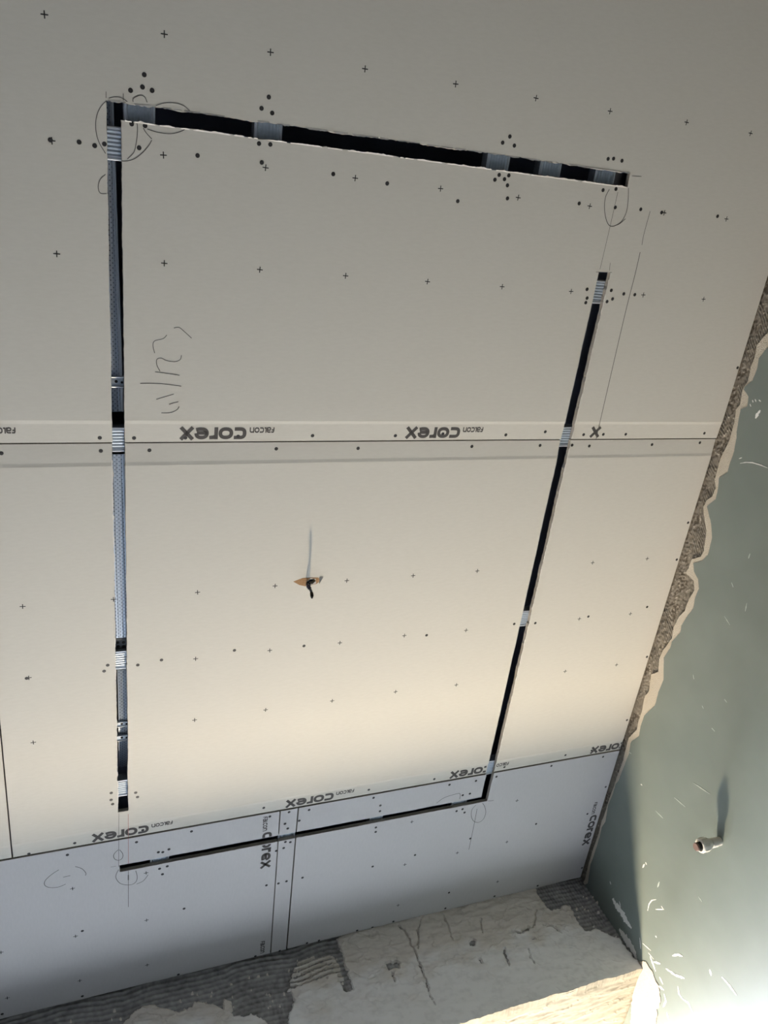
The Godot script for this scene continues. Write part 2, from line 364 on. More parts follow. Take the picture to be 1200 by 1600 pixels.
	for p in [Vector2(0.1602, -0.0726), Vector2(0.1354, -0.0427), Vector2(0.157, -0.0514), Vector2(0.1746, -0.048), Vector2(0.1369, 0.0144), Vector2(0.1617, 0.0143), Vector2(0.1505, 0.0548), Vector2(0.2624, 0.0559), Vector2(-0.009, 0.0597), Vector2(0.0415, 0.0574), Vector2(0.0692, 0.0605), Vector2(0.0867, 0.0555), Vector2(0.399, -0.0668), Vector2(0.3856, -0.0448), Vector2(0.4077, -0.0392), Vector2(0.3843, 0.0197), Vector2(0.4076, 0.0186), Vector2(0.3921, 0.0545), Vector2(0.5464, 0.06), Vector2(0.6706, 0.0659), Vector2(0.8459, 0.0854), Vector2(0.9502, -0.0612), Vector2(0.9347, -0.0468), Vector2(0.9655, -0.0443), Vector2(0.9396, 0.02), Vector2(0.9644, 0.0185), Vector2(0.9308, 0.0311), Vector2(0.9551, 0.0275), Vector2(0.9653, 0.0396), Vector2(0.9712, 0.0673), Vector2(1.221, -0.0452), Vector2(1.236, -0.0474), Vector2(1.261, -0.0455), Vector2(1.226, 0.0238), Vector2(1.262, 0.0177), Vector2(1.167, 0.0597), Vector2(1.272, 0.0589), Vector2(1.348, 0.0562), Vector2(1.413, 0.0578), Vector2(1.591, 0.0506), Vector2(1.243, 0.2581), Vector2(1.249, 0.2798), Vector2(1.248, 0.2913), Vector2(1.317, 0.2562), Vector2(1.327, 0.2774), Vector2(1.312, 0.285), Vector2(1.358, 0.2626), Vector2(1.393, 0.2626), Vector2(0.0655, 0.6529), Vector2(0.1381, 0.6539), Vector2(0.2511, 0.654), Vector2(0.3722, 0.651), Vector2(0.067, 0.6842), Vector2(0.1714, 0.6839), Vector2(0.466, 0.6836), Vector2(-0.1339, 0.6871), Vector2(0.5538, 0.6501), Vector2(0.7717, 0.6512), Vector2(0.9038, 0.6467), Vector2(1.091, 0.6504), Vector2(1.212, 0.6417), Vector2(0.6753, 0.6847), Vector2(0.995, 0.6829), Vector2(1.205, 0.6819), Vector2(1.309, 0.6821), Vector2(1.339, 0.6507), Vector2(1.367, 0.6851), Vector2(1.405, 0.6502), Vector2(1.482, 0.6502), Vector2(1.585, 0.6829), Vector2(1.767, 0.648), Vector2(1.761, 0.6784), Vector2(1.814, 0.4465), Vector2(0.5832, 1.264), Vector2(0.9551, 1.271), Vector2(-0.1169, 1.275), Vector2(0.0709, 1.261), Vector2(0.062, 1.278), Vector2(0.1437, 1.27), Vector2(0.2024, 1.262), Vector2(0.3908, 1.255), Vector2(1.248, 1.263), Vector2(1.324, 1.268), Vector2(1.235, 1.886), Vector2(1.313, 1.884), Vector2(1.338, 1.849), Vector2(1.531, 1.88), Vector2(1.581, 1.843), Vector2(1.808, 0.9458), Vector2(1.808, 1.078), Vector2(1.745, 1.25), Vector2(1.519, 1.264), Vector2(1.809, 1.455), Vector2(1.807, 1.725), Vector2(0.0724, 1.685), Vector2(0.0716, 1.71), Vector2(0.0753, 1.726), Vector2(0.1365, 1.698), Vector2(0.1414, 1.715), Vector2(-0.1438, 1.859), Vector2(-0.0265, 1.849), Vector2(0.1554, 1.845), Vector2(-0.0469, 1.886), Vector2(0.1379, 1.885), Vector2(0.2929, 1.882), Vector2(0.199, 1.941), Vector2(0.2116, 1.944), Vector2(0.2291, 1.937), Vector2(0.2029, 2.009), Vector2(0.225, 2.005), Vector2(0.2114, 2.034), Vector2(0.5064, 1.841), Vector2(0.8451, 1.843), Vector2(1.075, 1.847), Vector2(0.587, 1.875), Vector2(0.6514, 1.881), Vector2(0.8649, 1.879), Vector2(1.135, 1.882), Vector2(0.8933, 1.918), Vector2(0.8951, 1.943), Vector2(0.5776, 1.921), Vector2(0.5881, 1.943), Vector2(0.623, 1.919), Vector2(0.8898, 2.013), Vector2(0.8916, 2.033), Vector2(1.195, 1.941), Vector2(1.222, 1.94), Vector2(1.206, 2.006), Vector2(1.184, 2.01), Vector2(1.217, 2.024), Vector2(0.5847, 1.999), Vector2(0.6009, 2.004), Vector2(0.581, 2.024), Vector2(0.5574, 2.03), Vector2(0.5353, 2.175), Vector2(0.5746, 2.178), Vector2(0.6012, 2.176), Vector2(0.6546, 2.175), Vector2(0.9009, 2.193), Vector2(1.055, 2.181), Vector2(1.264, 2.157), Vector2(0.8803, 2.499), Vector2(0.9386, 2.503), Vector2(1.018, 2.498), Vector2(1.224, 2.495), Vector2(1.225, 2.414), Vector2(0.6976, 2.501), Vector2(0.7406, 2.503), Vector2(0.6019, 2.507), Vector2(0.5181, 2.504), Vector2(1.429, 2.494), Vector2(0.5273, 1.879), Vector2(1.532, 2.153), Vector2(1.749, 1.881), Vector2(1.691, 1.843), Vector2(1.804, 2.035), Vector2(1.756, 2.157), Vector2(1.81, 2.452), Vector2(1.618, 2.494), Vector2(-0.0174, 2.203), Vector2(0.2778, 2.201), Vector2(0.2654, 2.502), Vector2(-0.0262, 2.494), Vector2(-0.2515, 2.487)]:
		var b := board_at(p)
		var o := part("drywall_screw", screw, M.screw, b.node)
		o.position = P(p.x, p.y, lift(p.y, b.tapers) - 0.0002); o.rotation.y = rng.randf() * TAU
	# printed crosses
	var cm := begin()
	for k in 2:
		var h := 0.0064; var w := 0.00105
		if k == 0: quad(cm, Vector3(-h, 0, -w), Vector3(h, 0, -w), Vector3(h, 0, w), Vector3(-h, 0, w), Vector3.DOWN)
		else: quad(cm, Vector3(-w, 0, -h), Vector3(w, 0, -h), Vector3(w, 0, h), Vector3(-w, 0, h), Vector3.DOWN)
	var cross := cm.commit()
	for p in [Vector2(-0.0096, -0.1429), Vector2(0.1961, -0.1446), Vector2(-0.0065, 0.2654), Vector2(0.1964, 0.0626), Vector2(-0.0064, 0.0609), Vector2(0.3973, -0.1449), Vector2(0.5938, -0.1444), Vector2(0.7998, -0.1454), Vector2(0.4006, 0.0633), Vector2(0.5962, 0.0628), Vector2(0.7989, 0.0634), Vector2(0.9989, -0.145), Vector2(1.198, -0.1445), Vector2(1.42, -0.1488), Vector2(1.622, -0.1492), Vector2(0.9987, 0.0629), Vector2(1.198, 0.0629), Vector2(1.421, 0.0577), Vector2(1.622, 0.0544), Vector2(0.9985, 0.2666), Vector2(1.197, 0.2661), Vector2(1.42, 0.2617), Vector2(1.621, 0.2613), Vector2(0.2, 0.2686), Vector2(0.4007, 0.2676), Vector2(0.5965, 0.2676), Vector2(0.7991, 0.2673), Vector2(0.4883, 1.065), Vector2(0.6862, 1.065), Vector2(0.8813, 1.065), Vector2(0.4873, 1.267), Vector2(0.6873, 1.266), Vector2(0.8834, 1.264), Vector2(-0.1142, 1.07), Vector2(0.0877, 1.069), Vector2(0.289, 1.067), Vector2(0.2893, 1.269), Vector2(-0.1121, 1.274), Vector2(1.481, 1.066), Vector2(1.687, 1.066), Vector2(1.684, 1.27), Vector2(1.484, 1.471), Vector2(1.688, 1.472), Vector2(1.087, 1.468), Vector2(0.8835, 1.464), Vector2(0.6848, 1.467), Vector2(0.4884, 1.468), Vector2(0.2916, 1.471), Vector2(-0.1126, 1.475), Vector2(1.084, 1.268), Vector2(1.083, 1.065), Vector2(1.486, 1.269), Vector2(0.1644, 2.015), Vector2(-0.0382, 2.02), Vector2(1.019, 2.019), Vector2(1.022, 2.217), Vector2(1.223, 2.215), Vector2(1.025, 2.417), Vector2(1.422, 2.016), Vector2(1.423, 2.214), Vector2(1.426, 2.416), Vector2(-0.0368, 2.219), Vector2(0.1659, 2.216), Vector2(-0.0313, 2.419), Vector2(0.1679, 2.42), Vector2(-0.2333, 2.42), Vector2(-0.2366, 2.219)]:
		var b := board_at(p)
		var o := part("printed_cross", cross, M.ink_dark, b.node)
		o.position = P(p.x, p.y, lift(p.y, b.tapers) - 0.0003); o.rotation.y = rng.randf_range(-0.06, 0.06)
	# maker's print along the board edges: text runs to -u with its top towards +v, or to +v with its top towards +u
	for s in [[-0.103, 9.0], [0.458, 9.0], [1.019, 9.0], [1.580, 1.393]]: wordmark(Vector2(s[0], 0.6275), Vector2(-1, 0), Vector2(0, 1), s[1])
	for s in [0.2385, 0.7945, 1.351, 1.907]: wordmark(Vector2(s, 1.8265), Vector2(-1, 0), Vector2(0, 1), 9.0)
	wordmark(Vector2(0.506, 1.876), Vector2(0.022, 1), Vector2(1, -0.02), 9.0)
	wordmark(Vector2(0.532, 2.437), Vector2(0.022, 1), Vector2(1, -0.02), 9.0)
	wordmark(Vector2(1.773, 2.104), Vector2(0.01, 1), Vector2(1, -0.01), 9.0)
	pencil_marks()

# ---- lettering: stroked letters, one unit high
func arc(cx: float, cy: float, rx: float, ry: float, a0: float, a1: float, n := 14, square := 2.6) -> Array:
	var out := []
	for i in n + 1:
		var a := deg_to_rad(lerpf(a0, a1, float(i) / n)); var c := cos(a); var s := sin(a)
		out.append(Vector2(cx + rx * signf(c) * pow(absf(c), 2.0 / square), cy + ry * signf(s) * pow(absf(s), 2.0 / square)))
	return out

func letter(ch: String, w: float) -> Array:            # [strokes, advance]; w is the stroke width
	var h := w / 2; var y1 := 1.0 - h; var r := 0.5 - h
	match ch:
		"c": return [[[Vector2(0.98, y1), Vector2(0.70, y1)] + arc(0.50, 0.5, 0.50 - h, r, 90, 270) + [Vector2(0.72, h), Vector2(0.94, h)]], 1.06]
		"o": return [[arc(0.57, 0.5, 0.57 - h, r, 0, 360, 24, 2.3)], 1.20]
		"r": return [[[Vector2(h, 0), Vector2(h, 1)], [Vector2(h, y1 - 0.12), Vector2(h + 0.2, y1 - 0.02), Vector2(0.66, y1)]], 0.72]
		"e": return [[[Vector2(0.12, 0.47), Vector2(1.06 - h, 0.47)] , arc(0.55, 0.5, 0.55 - h, r, 0, 270, 20, 2.3) + [Vector2(0.72, h), Vector2(0.98, h + 0.05)]], 1.14]
		"x": return [[[Vector2(h * 0.7, 0), Vector2(1.1 - h * 0.7, 1)], [Vector2(h * 0.7, 1), Vector2(1.1 - h * 0.7, 0)]], 1.1]
		"f": return [[[Vector2(h, 0), Vector2(h, 0.62), Vector2(0.22, y1), Vector2(0.72, y1)], [Vector2(h, 0.48), Vector2(0.60, 0.48)]], 0.76]
		"a": return [[[Vector2(0.10, y1), Vector2(0.55, y1)] + arc(0.5, 0.55, 0.40, 0.45 - h, 80, 0, 6) + [Vector2(0.90, 0)], arc(0.48, 0.30, 0.42 - h * 0.5, 0.30 - h * 0.6, 0, 360, 16)], 1.06]
		"l": return [[[Vector2(h, 1), Vector2(h, h), Vector2(0.50, h)]], 0.58]
		"n": return [[[Vector2(h, 0), Vector2(h, 1)], [Vector2(h, 0.62)] + arc(0.52, 0.55, 0.52 - h, 0.45 - h, 150, 0, 10) + [Vector2(1.04 - h, 0)]], 1.16]
	return [[], 0.4]

func stroke(st: SurfaceTool, pts: Array, w: float, at: Vector2, right: Vector2, up: Vector2, size: Vector2, stop: float, taper: Array):
	var pp := []
	for p in pts: pp.append(p)
	var sub := []                                       # short pieces, so that what a slot removed can be left out
	for i in pp.size() - 1:
		var n := maxi(1, int(pp[i].distance_to(pp[i + 1]) / 0.07))
		for k in n: sub.append(pp[i].lerp(pp[i + 1], float(k) / n))
	sub.append(pp[-1])
	var closed: bool = sub[0].distance_to(sub[-1]) < 1e-4
	var l := []; var r := []
	for i in sub.size():
		var a: Vector2 = sub[maxi(i - 1, 0)] if not (closed and i == 0) else sub[-2]
		var b: Vector2 = sub[mini(i + 1, sub.size() - 1)] if not (closed and i == sub.size() - 1) else sub[1]
		var d := (b - a).normalized().orthogonal() * (w / 2)
		l.append(sub[i] + d); r.append(sub[i] - d)
	for i in sub.size() - 1:
		var q := []
		var keep := true
		for s in [l[i], l[i + 1], r[i + 1], r[i]]:
			var g: Vector2 = at + right * (s.x * size.x) + up * (s.y * size.y)
			q.append(g)
			if right.x < -0.5 and g.x > stop: keep = false
			if g.x > 1.817 or g.y > 2.505: keep = false
			for sl in slots: if Geometry2D.is_point_in_polygon(g, sl): keep = false
		if keep: quad(st, P(q[0].x, q[0].y, lift(q[0].y, taper) - 0.0003), P(q[1].x, q[1].y, lift(q[1].y, taper) - 0.0003), P(q[2].x, q[2].y, lift(q[2].y, taper) - 0.0003), P(q[3].x, q[3].y, lift(q[3].y, taper) - 0.0003), Vector3.DOWN)

func wordmark(at: Vector2, right: Vector2, up: Vector2, stop: float):
	right = right.normalized(); up = up.normalized()
	for piece in [["falcon", 0.0, 0.0140, 0.0104, 0.25, 0.0], ["corex", 0.0665, 0.0300, 0.0300, 0.29, 0.0]]:
		var x := 0.0
		var st := begin()
		for ch in piece[0]:
			var g := letter(ch, piece[4])
			for s in g[0]: stroke(st, s, piece[4], at + right * (piece[1] + x * piece[3]) + up * 0.0007, right, up, Vector2(piece[3], piece[2]), stop, ([[0.612, 0.665]] if at.y < 1.0 else [[1.812, 1.862]]) if right.x < -0.5 else [])
			x += g[1] * (1.0 if piece[0] == "falcon" else 0.98)
		var mesh := st.commit()
		if mesh.get_surface_count() == 0: continue
		var mid: Vector2 = at + right * (piece[1] + x * piece[3] * 0.5) + up * 0.012
		var b := board_at(mid)
		part("printed_wordmark", mesh, M.ink, b.node)

func line_mesh(pts: Array, w: float, dy := -0.00035) -> ArrayMesh:
	var st := begin()
	var cv := Curve2D.new()
	for i in pts.size():
		var t: Vector2 = (pts[mini(i + 1, pts.size() - 1)] - pts[maxi(i - 1, 0)]) / 6.0
		cv.add_point(pts[i], -t, t)
	cv.bake_interval = 0.004
	var bp := cv.get_baked_points()
	for i in bp.size() - 1:
		var a := bp[i]; var b := bp[i + 1]
		var d := (bp[mini(i + 2, bp.size() - 1)] - a).normalized().orthogonal() * w / 2
		var d0 := (b - bp[maxi(i - 1, 0)]).normalized().orthogonal() * w / 2
		var ok := true
		for sl in slots: if Geometry2D.is_point_in_polygon((a + b) / 2, sl): ok = false
		if ok: quad(st, P(a.x + d0.x, a.y + d0.y, dy), P(b.x + d.x, b.y + d.y, dy), P(b.x - d.x, b.y - d.y, dy), P(a.x - d0.x, a.y - d0.y, dy), Vector3.DOWN)
	return st.commit()

func pencil_marks():
	for l in [
		[0.0015, [Vector2(0.091, -0.0188), Vector2(0.0822, -0.009), Vector2(0.0751, 0.005), Vector2(0.0719, 0.0207), Vector2(0.0726, 0.0382), Vector2(0.0774, 0.0543), Vector2(0.0853, 0.0669), Vector2(0.0887, 0.0721)]],
		[0.0015, [Vector2(0.0962, -0.0243), Vector2(0.1054, -0.0277), Vector2(0.1157, -0.0285), Vector2(0.1237, -0.0263), Vector2(0.1294, -0.0228)]],
		[0.0015, [Vector2(0.1444, 0.0061), Vector2(0.1473, 0.0157), Vector2(0.1472, 0.0314), Vector2(0.1448, 0.0486), Vector2(0.1406, 0.0639), Vector2(0.1286, 0.0773)]],
		[0.0015, [Vector2(0.1585, 0.0188), Vector2(0.1633, 0.0261), Vector2(0.1741, 0.0361)]],
		[0.0015, [Vector2(0.1741, 0.0384), Vector2(0.1681, 0.0493), Vector2(0.1561, 0.0633), Vector2(0.1417, 0.0753), Vector2(0.1273, 0.0809), Vector2(0.1167, 0.0821)]],
		[0.0015, [Vector2(0.1399, -0.0241), Vector2(0.1399, -0.0296), Vector2(0.1469, -0.0343), Vector2(0.1539, -0.0369), Vector2(0.1609, -0.0351), Vector2(0.1656, -0.0264)]],
		[0.0011, [Vector2(0.0916, -0.0349), Vector2(0.0914, -0.0242)]],
		[0.0011, [Vector2(0.1221, -0.0359), Vector2(0.1219, -0.0239)]],
		[0.0015, [Vector2(0.1814, -0.023), Vector2(0.1972, -0.0295), Vector2(0.2171, -0.0321), Vector2(0.2332, -0.0298), Vector2(0.2456, -0.0221)]],
		[0.0015, [Vector2(0.1657, 0.0198), Vector2(0.1856, 0.023), Vector2(0.2098, 0.0227), Vector2(0.23, 0.0157), Vector2(0.2462, 0.0042)]],
		[0.0015, [Vector2(0.0879, 0.1092), Vector2(0.078, 0.1191), Vector2(0.0737, 0.133), Vector2(0.0774, 0.1443), Vector2(0.0892, 0.1444)]],
		[0.0016, [Vector2(0.1513, 0.5264), Vector2(0.1751, 0.5259), Vector2(0.2024, 0.5268), Vector2(0.2393, 0.531)]],
		[0.0016, [Vector2(0.1827, 0.4998), Vector2(0.2067, 0.5025), Vector2(0.2352, 0.5062)]],
		[0.0016, [Vector2(0.1931, 0.4981), Vector2(0.1862, 0.484), Vector2(0.1862, 0.4722), Vector2(0.1951, 0.4686), Vector2(0.2064, 0.4739), Vector2(0.2246, 0.4757), Vector2(0.2359, 0.4706), Vector2(0.2381, 0.461)]],
		[0.0016, [Vector2(0.1816, 0.4582), Vector2(0.178, 0.442), Vector2(0.1815, 0.4317), Vector2(0.1992, 0.4259), Vector2(0.2067, 0.4177)]],
		[0.0016, [Vector2(0.2213, 0.4019), Vector2(0.2325, 0.4005), Vector2(0.2439, 0.4092), Vector2(0.2592, 0.4226)]],
		[0.0016, [Vector2(0.1853, 0.5622), Vector2(0.2234, 0.5494)]],
		[0.0016, [Vector2(0.213, 0.5733), Vector2(0.2334, 0.5671)]],
		[0.0016, [Vector2(0.1966, 0.5934), Vector2(0.217, 0.5928), Vector2(0.2309, 0.5856), Vector2(0.2355, 0.5781)]],
		[0.0018, [Vector2(1.243, 0.0202), Vector2(1.237, 0.039), Vector2(1.241, 0.0631), Vector2(1.252, 0.0868), Vector2(1.266, 0.1012), Vector2(1.282, 0.101), Vector2(1.299, 0.0889), Vector2(1.307, 0.0663), Vector2(1.304, 0.0386), Vector2(1.297, 0.0117)]],
		[0.0018, [Vector2(1.282, 0.101), Vector2(1.296, 0.0941), Vector2(1.309, 0.0817)]],
		[0.0011, [Vector2(1.269, 0.0237), Vector2(1.269, 0.1104), Vector2(1.268, 0.2068)]],
		[0.0011, [Vector2(1.294, 0.1887), Vector2(1.297, 0.2081)]],
		[0.0011, [Vector2(1.258, 0.2141), Vector2(1.306, 0.2121)]],
		[0.0011, [Vector2(1.299, -0.0157), Vector2(1.327, -0.0174)]],
		[0.0014, [Vector2(1.377, 0.0579), Vector2(1.375, 0.1131), Vector2(1.377, 0.1394)]],
		[0.0019, [Vector2(1.377, 0.1567), Vector2(1.378, 0.2139), Vector2(1.377, 0.3294), Vector2(1.382, 0.6651)]],
		[0.0011, [Vector2(0.0914, 1.763), Vector2(0.0897, 1.863), Vector2(0.0879, 1.97)]],
		[0.0011, [Vector2(0.066, 1.964), Vector2(0.0809, 1.964)]],
		[0.0018, [Vector2(0.0888, 1.901), Vector2(0.0794, 1.91), Vector2(0.0745, 1.922), Vector2(0.079, 1.937), Vector2(0.0905, 1.943), Vector2(0.0991, 1.935), Vector2(0.0993, 1.919), Vector2(0.0911, 1.902)]],
		[0.0018, [Vector2(-0.0285, 1.935), Vector2(-0.0109, 1.949), Vector2(-0.001, 1.969), Vector2(-0.0027, 1.978)]],
		[0.0018, [Vector2(-0.071, 1.936), Vector2(-0.0915, 1.95), Vector2(-0.1078, 1.968), Vector2(-0.1099, 1.985), Vector2(-0.0981, 1.998), Vector2(-0.0759, 2.003), Vector2(-0.0555, 1.997)]],
		[0.0018, [Vector2(-0.0611, 1.968), Vector2(-0.0422, 1.967)]],
		[0.0018, [Vector2(0.0877, 1.98), Vector2(0.0804, 1.999), Vector2(0.0811, 2.016), Vector2(0.0918, 2.037), Vector2(0.1107, 2.049), Vector2(0.1276, 2.05), Vector2(0.1373, 2.039), Vector2(0.1388, 2.019), Vector2(0.135, 1.997)]],
		[0.0018, [Vector2(0.1372, 2.053), Vector2(0.1566, 2.045), Vector2(0.1702, 2.024)]],
		[0.0014, [Vector2(0.1146, 1.978), Vector2(0.1133, 2.142)]],
		[0.0034, [Vector2(0.1144, 2.009), Vector2(0.1142, 2.03)]],
		[0.0018, [Vector2(1.256, 1.998), Vector2(1.244, 2.017), Vector2(1.247, 2.047), Vector2(1.261, 2.073), Vector2(1.282, 2.085), Vector2(1.299, 2.074), Vector2(1.303, 2.045), Vector2(1.293, 2.014), Vector2(1.281, 1.996)]],
		[0.0018, [Vector2(1.264, 2.018), Vector2(1.266, 2.081), Vector2(1.268, 2.211)]],
		[0.0018, [Vector2(1.289, 1.989), Vector2(1.324, 1.993)]],
		[0.0018, [Vector2(1.099, 1.955), Vector2(1.123, 1.937), Vector2(1.158, 1.93), Vector2(1.182, 1.931), Vector2(1.186, 1.956)]],
	]:
		var mesh := line_mesh(l[1], l[0])
		if mesh.get_surface_count() == 0: continue
		part("pencil_line", mesh, M.pencil, board_at((l[1][0] + l[1][-1]) / 2.0).node)
	part("chalk_line", line_mesh([Vector2(0.116, 1.772), Vector2(0.1147, 1.965)], 0.0012), M.red_line, boards[1].node).set_meta("label", "thin reddish chalk line below the left slot")

# ------------------------------------------------------------------ right wall
func W(v: float, y: float, x := 0.0) -> Vector3:      # a point on the right wall, y below the ceiling, x proud of the wall
	return Vector3(UW - x, H + y, -v)

func sheet(poly: PackedVector2Array, back: float, front: float, at: Callable, out: Vector3) -> ArrayMesh:   # a layer of plaster with a broken edge
	var st := begin()
	var ix := Geometry2D.triangulate_polygon(poly)
	for k in range(0, ix.size(), 3):
		tri(st, at.call(poly[ix[k]].x, poly[ix[k]].y, front), at.call(poly[ix[k + 1]].x, poly[ix[k + 1]].y, front), at.call(poly[ix[k + 2]].x, poly[ix[k + 2]].y, front), out)
	var turn := -1.0 if Geometry2D.is_polygon_clockwise(poly) else 1.0
	for k in poly.size():
		var a := poly[k]; var b := poly[(k + 1) % poly.size()]
		var d := (b - a).orthogonal() * -turn
		var o: Vector3 = at.call(a.x - d.x, a.y - d.y, 0.0) - at.call(a.x, a.y, 0.0)
		quad(st, at.call(a.x, a.y, front), at.call(b.x, b.y, front), at.call(b.x, b.y, back), at.call(a.x, a.y, back), o)
	return st.commit()

func ragged(pts: PackedVector2Array, amp: float, step := 0.006) -> PackedVector2Array:
	var out := PackedVector2Array()
	for i in pts.size() - 1: out.append_array(rough(pts[i], pts[i + 1], amp, step) if pts[i].distance_to(pts[i + 1]) > step * 2 else PackedVector2Array([pts[i]]))
	out.append(pts[-1])
	return out

func right_wall():
	var root := holder("wall_right")
	tag(root, "green-grey painted wall with broken plaster along the ceiling", "wall", "structure")
	part("masonry", box_mesh(Vector3(UW + 0.012, 0, -VO), Vector3(UW + 0.2, H + 0.42, -VR)), M.wall_far, root)
	# old mortar left on the wall where the plaster came off: real combed ridges
	var st := begin()
	var nv := 900; var ny := 44
	var v0 := 0.02; var v1 := VB + 0.01
	var grid := []
	for j in ny + 1:
		var row := []
		for i in nv + 1:
			var v := lerpf(v0, v1, float(i) / nv); var y := lerpf(-0.125, 0.012, float(j) / ny)
			var patch := broad.get_noise_2d(v * 7.0, y * 12.0)
			var skew := 0.9 + 0.8 * broad.get_noise_2d(v * 2.0, 40.0)
			var comb := sin((v + y * skew) * TAU / 0.011) * smoothstep(-0.25, 0.1, patch)
			var lump := fine.get_noise_2d(v * 70, y * 70)
			row.append([W(v, y, -0.006 + 0.0016 * comb + 0.0016 * lump + 0.003 * patch), patch, comb, lump])
		grid.append(row)
	for j in ny + 1:
		for i in nv + 1:
			var g: Array = grid[j][i]
			var k: float = clampf(0.5 + 0.30 * g[2] + 0.5 * g[3], 0, 1)
			var c := Color(0.105, 0.092, 0.072).lerp(Color(0.24, 0.215, 0.175), k)
			if g[3] > 0.56: c = Color(0.46, 0.42, 0.35)
			if g[1] < -0.30 and g[3] < 0.05: c = Color(0.07, 0.055, 0.042)
			st.set_color(c)
			var du: Vector3 = grid[j][mini(i + 1, nv)][0] - grid[j][maxi(i - 1, 0)][0]; var dv: Vector3 = grid[mini(j + 1, ny)][i][0] - grid[maxi(j - 1, 0)][i][0]
			var nn := du.cross(dv).normalized()
			st.set_normal(nn if nn.x < 0 else -nn)
			st.add_vertex(g[0])
	for j in ny:
		for i in nv:
			var a := j * (nv + 1) + i
			for k in [a, a + 1, a + nv + 2, a, a + nv + 2, a + nv + 1]: st.add_index(k)
	part("old_mortar", st.commit(), M.mortar, root).set_meta("label", "grey-brown combed mortar strip left under the ceiling")
	# white plaster coat, then the green-grey paint skin on it
	var white: PackedVector2Array = PackedVector2Array([Vector2(0.33, -0.0603), Vector2(0.3461, -0.0492), Vector2(0.3721, -0.0359), Vector2(0.3984, -0.0409), Vector2(0.4362, -0.0383), Vector2(0.4721, -0.0441), Vector2(0.4983, -0.0361), Vector2(0.517, -0.0376), Vector2(0.5444, -0.0427), Vector2(0.5619, -0.0338), Vector2(0.5982, -0.0426), Vector2(0.6521, -0.0454), Vector2(0.7126, -0.0336), Vector2(0.7585, -0.0357), Vector2(0.7846, -0.0361), Vector2(0.8044, -0.0515), Vector2(0.8357, -0.047), Vector2(0.8565, -0.0307), Vector2(0.8803, -0.0262), Vector2(0.9063, -0.0408), Vector2(0.943, -0.0671), Vector2(1.003, -0.0813), Vector2(1.027, -0.077), Vector2(1.052, -0.0463), Vector2(1.085, -0.0448), Vector2(1.106, -0.0382), Vector2(1.112, -0.079), Vector2(1.139, -0.0939), Vector2(1.186, -0.0833), Vector2(1.222, -0.0829), Vector2(1.257, -0.066), Vector2(1.299, -0.0591), Vector2(1.337, -0.067), Vector2(1.37, -0.056), Vector2(1.403, -0.0447), Vector2(1.437, -0.042), Vector2(1.48, -0.0555), Vector2(1.509, -0.0287), Vector2(1.57, -0.0409), Vector2(1.599, -0.0304), Vector2(1.648, -0.0374), Vector2(1.704, -0.0376), Vector2(1.736, -0.0416), Vector2(1.792, -0.0177), Vector2(1.818, -0.0182), Vector2(1.889, -0.025), Vector2(1.974, -0.0193), Vector2(2.018, -0.0199), Vector2(2.095, -0.0157), Vector2(2.169, -0.0157), Vector2(2.191, -0.0124), Vector2(2.263, -0.0169), Vector2(2.334, -0.0141), Vector2(2.413, -0.0141), Vector2(2.487, -0.0205), Vector2(2.523, -0.0154)])
	var paint: PackedVector2Array = PackedVector2Array([Vector2(0.3665, -0.0759), Vector2(0.4029, -0.0582), Vector2(0.4292, -0.0633), Vector2(0.4671, -0.0608), Vector2(0.4923, -0.04), Vector2(0.4995, -0.0398), Vector2(0.5132, -0.0647), Vector2(0.5399, -0.071), Vector2(0.5562, -0.051), Vector2(0.5841, -0.055), Vector2(0.621, -0.0621), Vector2(0.6382, -0.0694), Vector2(0.6759, -0.0755), Vector2(0.7119, -0.0741), Vector2(0.7416, -0.0766), Vector2(0.7726, -0.052), Vector2(0.8006, -0.0604), Vector2(0.8357, -0.0647), Vector2(0.8357, -0.0647), Vector2(0.871, -0.0405), Vector2(0.9115, -0.0754), Vector2(0.9502, -0.0967), Vector2(1.008, -0.1019), Vector2(1.036, -0.0879), Vector2(1.061, -0.0574), Vector2(1.083, -0.0703), Vector2(1.097, -0.0952), Vector2(1.123, -0.11), Vector2(1.16, -0.1067), Vector2(1.192, -0.1125), Vector2(1.238, -0.0971), Vector2(1.274, -0.0886), Vector2(1.295, -0.0935), Vector2(1.347, -0.0711), Vector2(1.371, -0.0729), Vector2(1.418, -0.0596), Vector2(1.489, -0.0874), Vector2(1.545, -0.0828), Vector2(1.596, -0.0866), Vector2(1.661, -0.0562), Vector2(1.711, -0.0544), Vector2(1.749, -0.0606), Vector2(1.791, -0.0362), Vector2(1.804, -0.0346), Vector2(1.849, -0.0419), Vector2(1.895, -0.0385), Vector2(1.979, -0.0331), Vector2(2.003, -0.0257), Vector2(2.048, -0.0263), Vector2(2.108, -0.0211), Vector2(2.18, -0.0325), Vector2(2.218, -0.0234), Vector2(2.26, -0.0284), Vector2(2.308, -0.029), Vector2(2.368, -0.0281), Vector2(2.41, -0.0259), Vector2(2.494, -0.0407), Vector2(2.522, -0.0255)])
	for layer in 2:
		var edge := PackedVector2Array([Vector2(VR, -0.07)])
		for k in 28: edge.append(Vector2(-3.0 + k * 0.115, -0.062 - 0.012 * layer + 0.018 * sin(k * 1.7) + 0.01 * sin(k * 0.6)))
		edge.append_array(white if layer == 0 else paint)
		edge.append(Vector2(VB + 0.012, -0.0205 - 0.012 * layer))
		var poly := ragged(edge, 0.0016 if layer == 0 else 0.0011)
		poly.append_array(PackedVector2Array([Vector2(VB + 0.012, -LB - 0.006), Vector2(VO, -LB - 0.006), Vector2(VO, -H), Vector2(VR, -H)]))
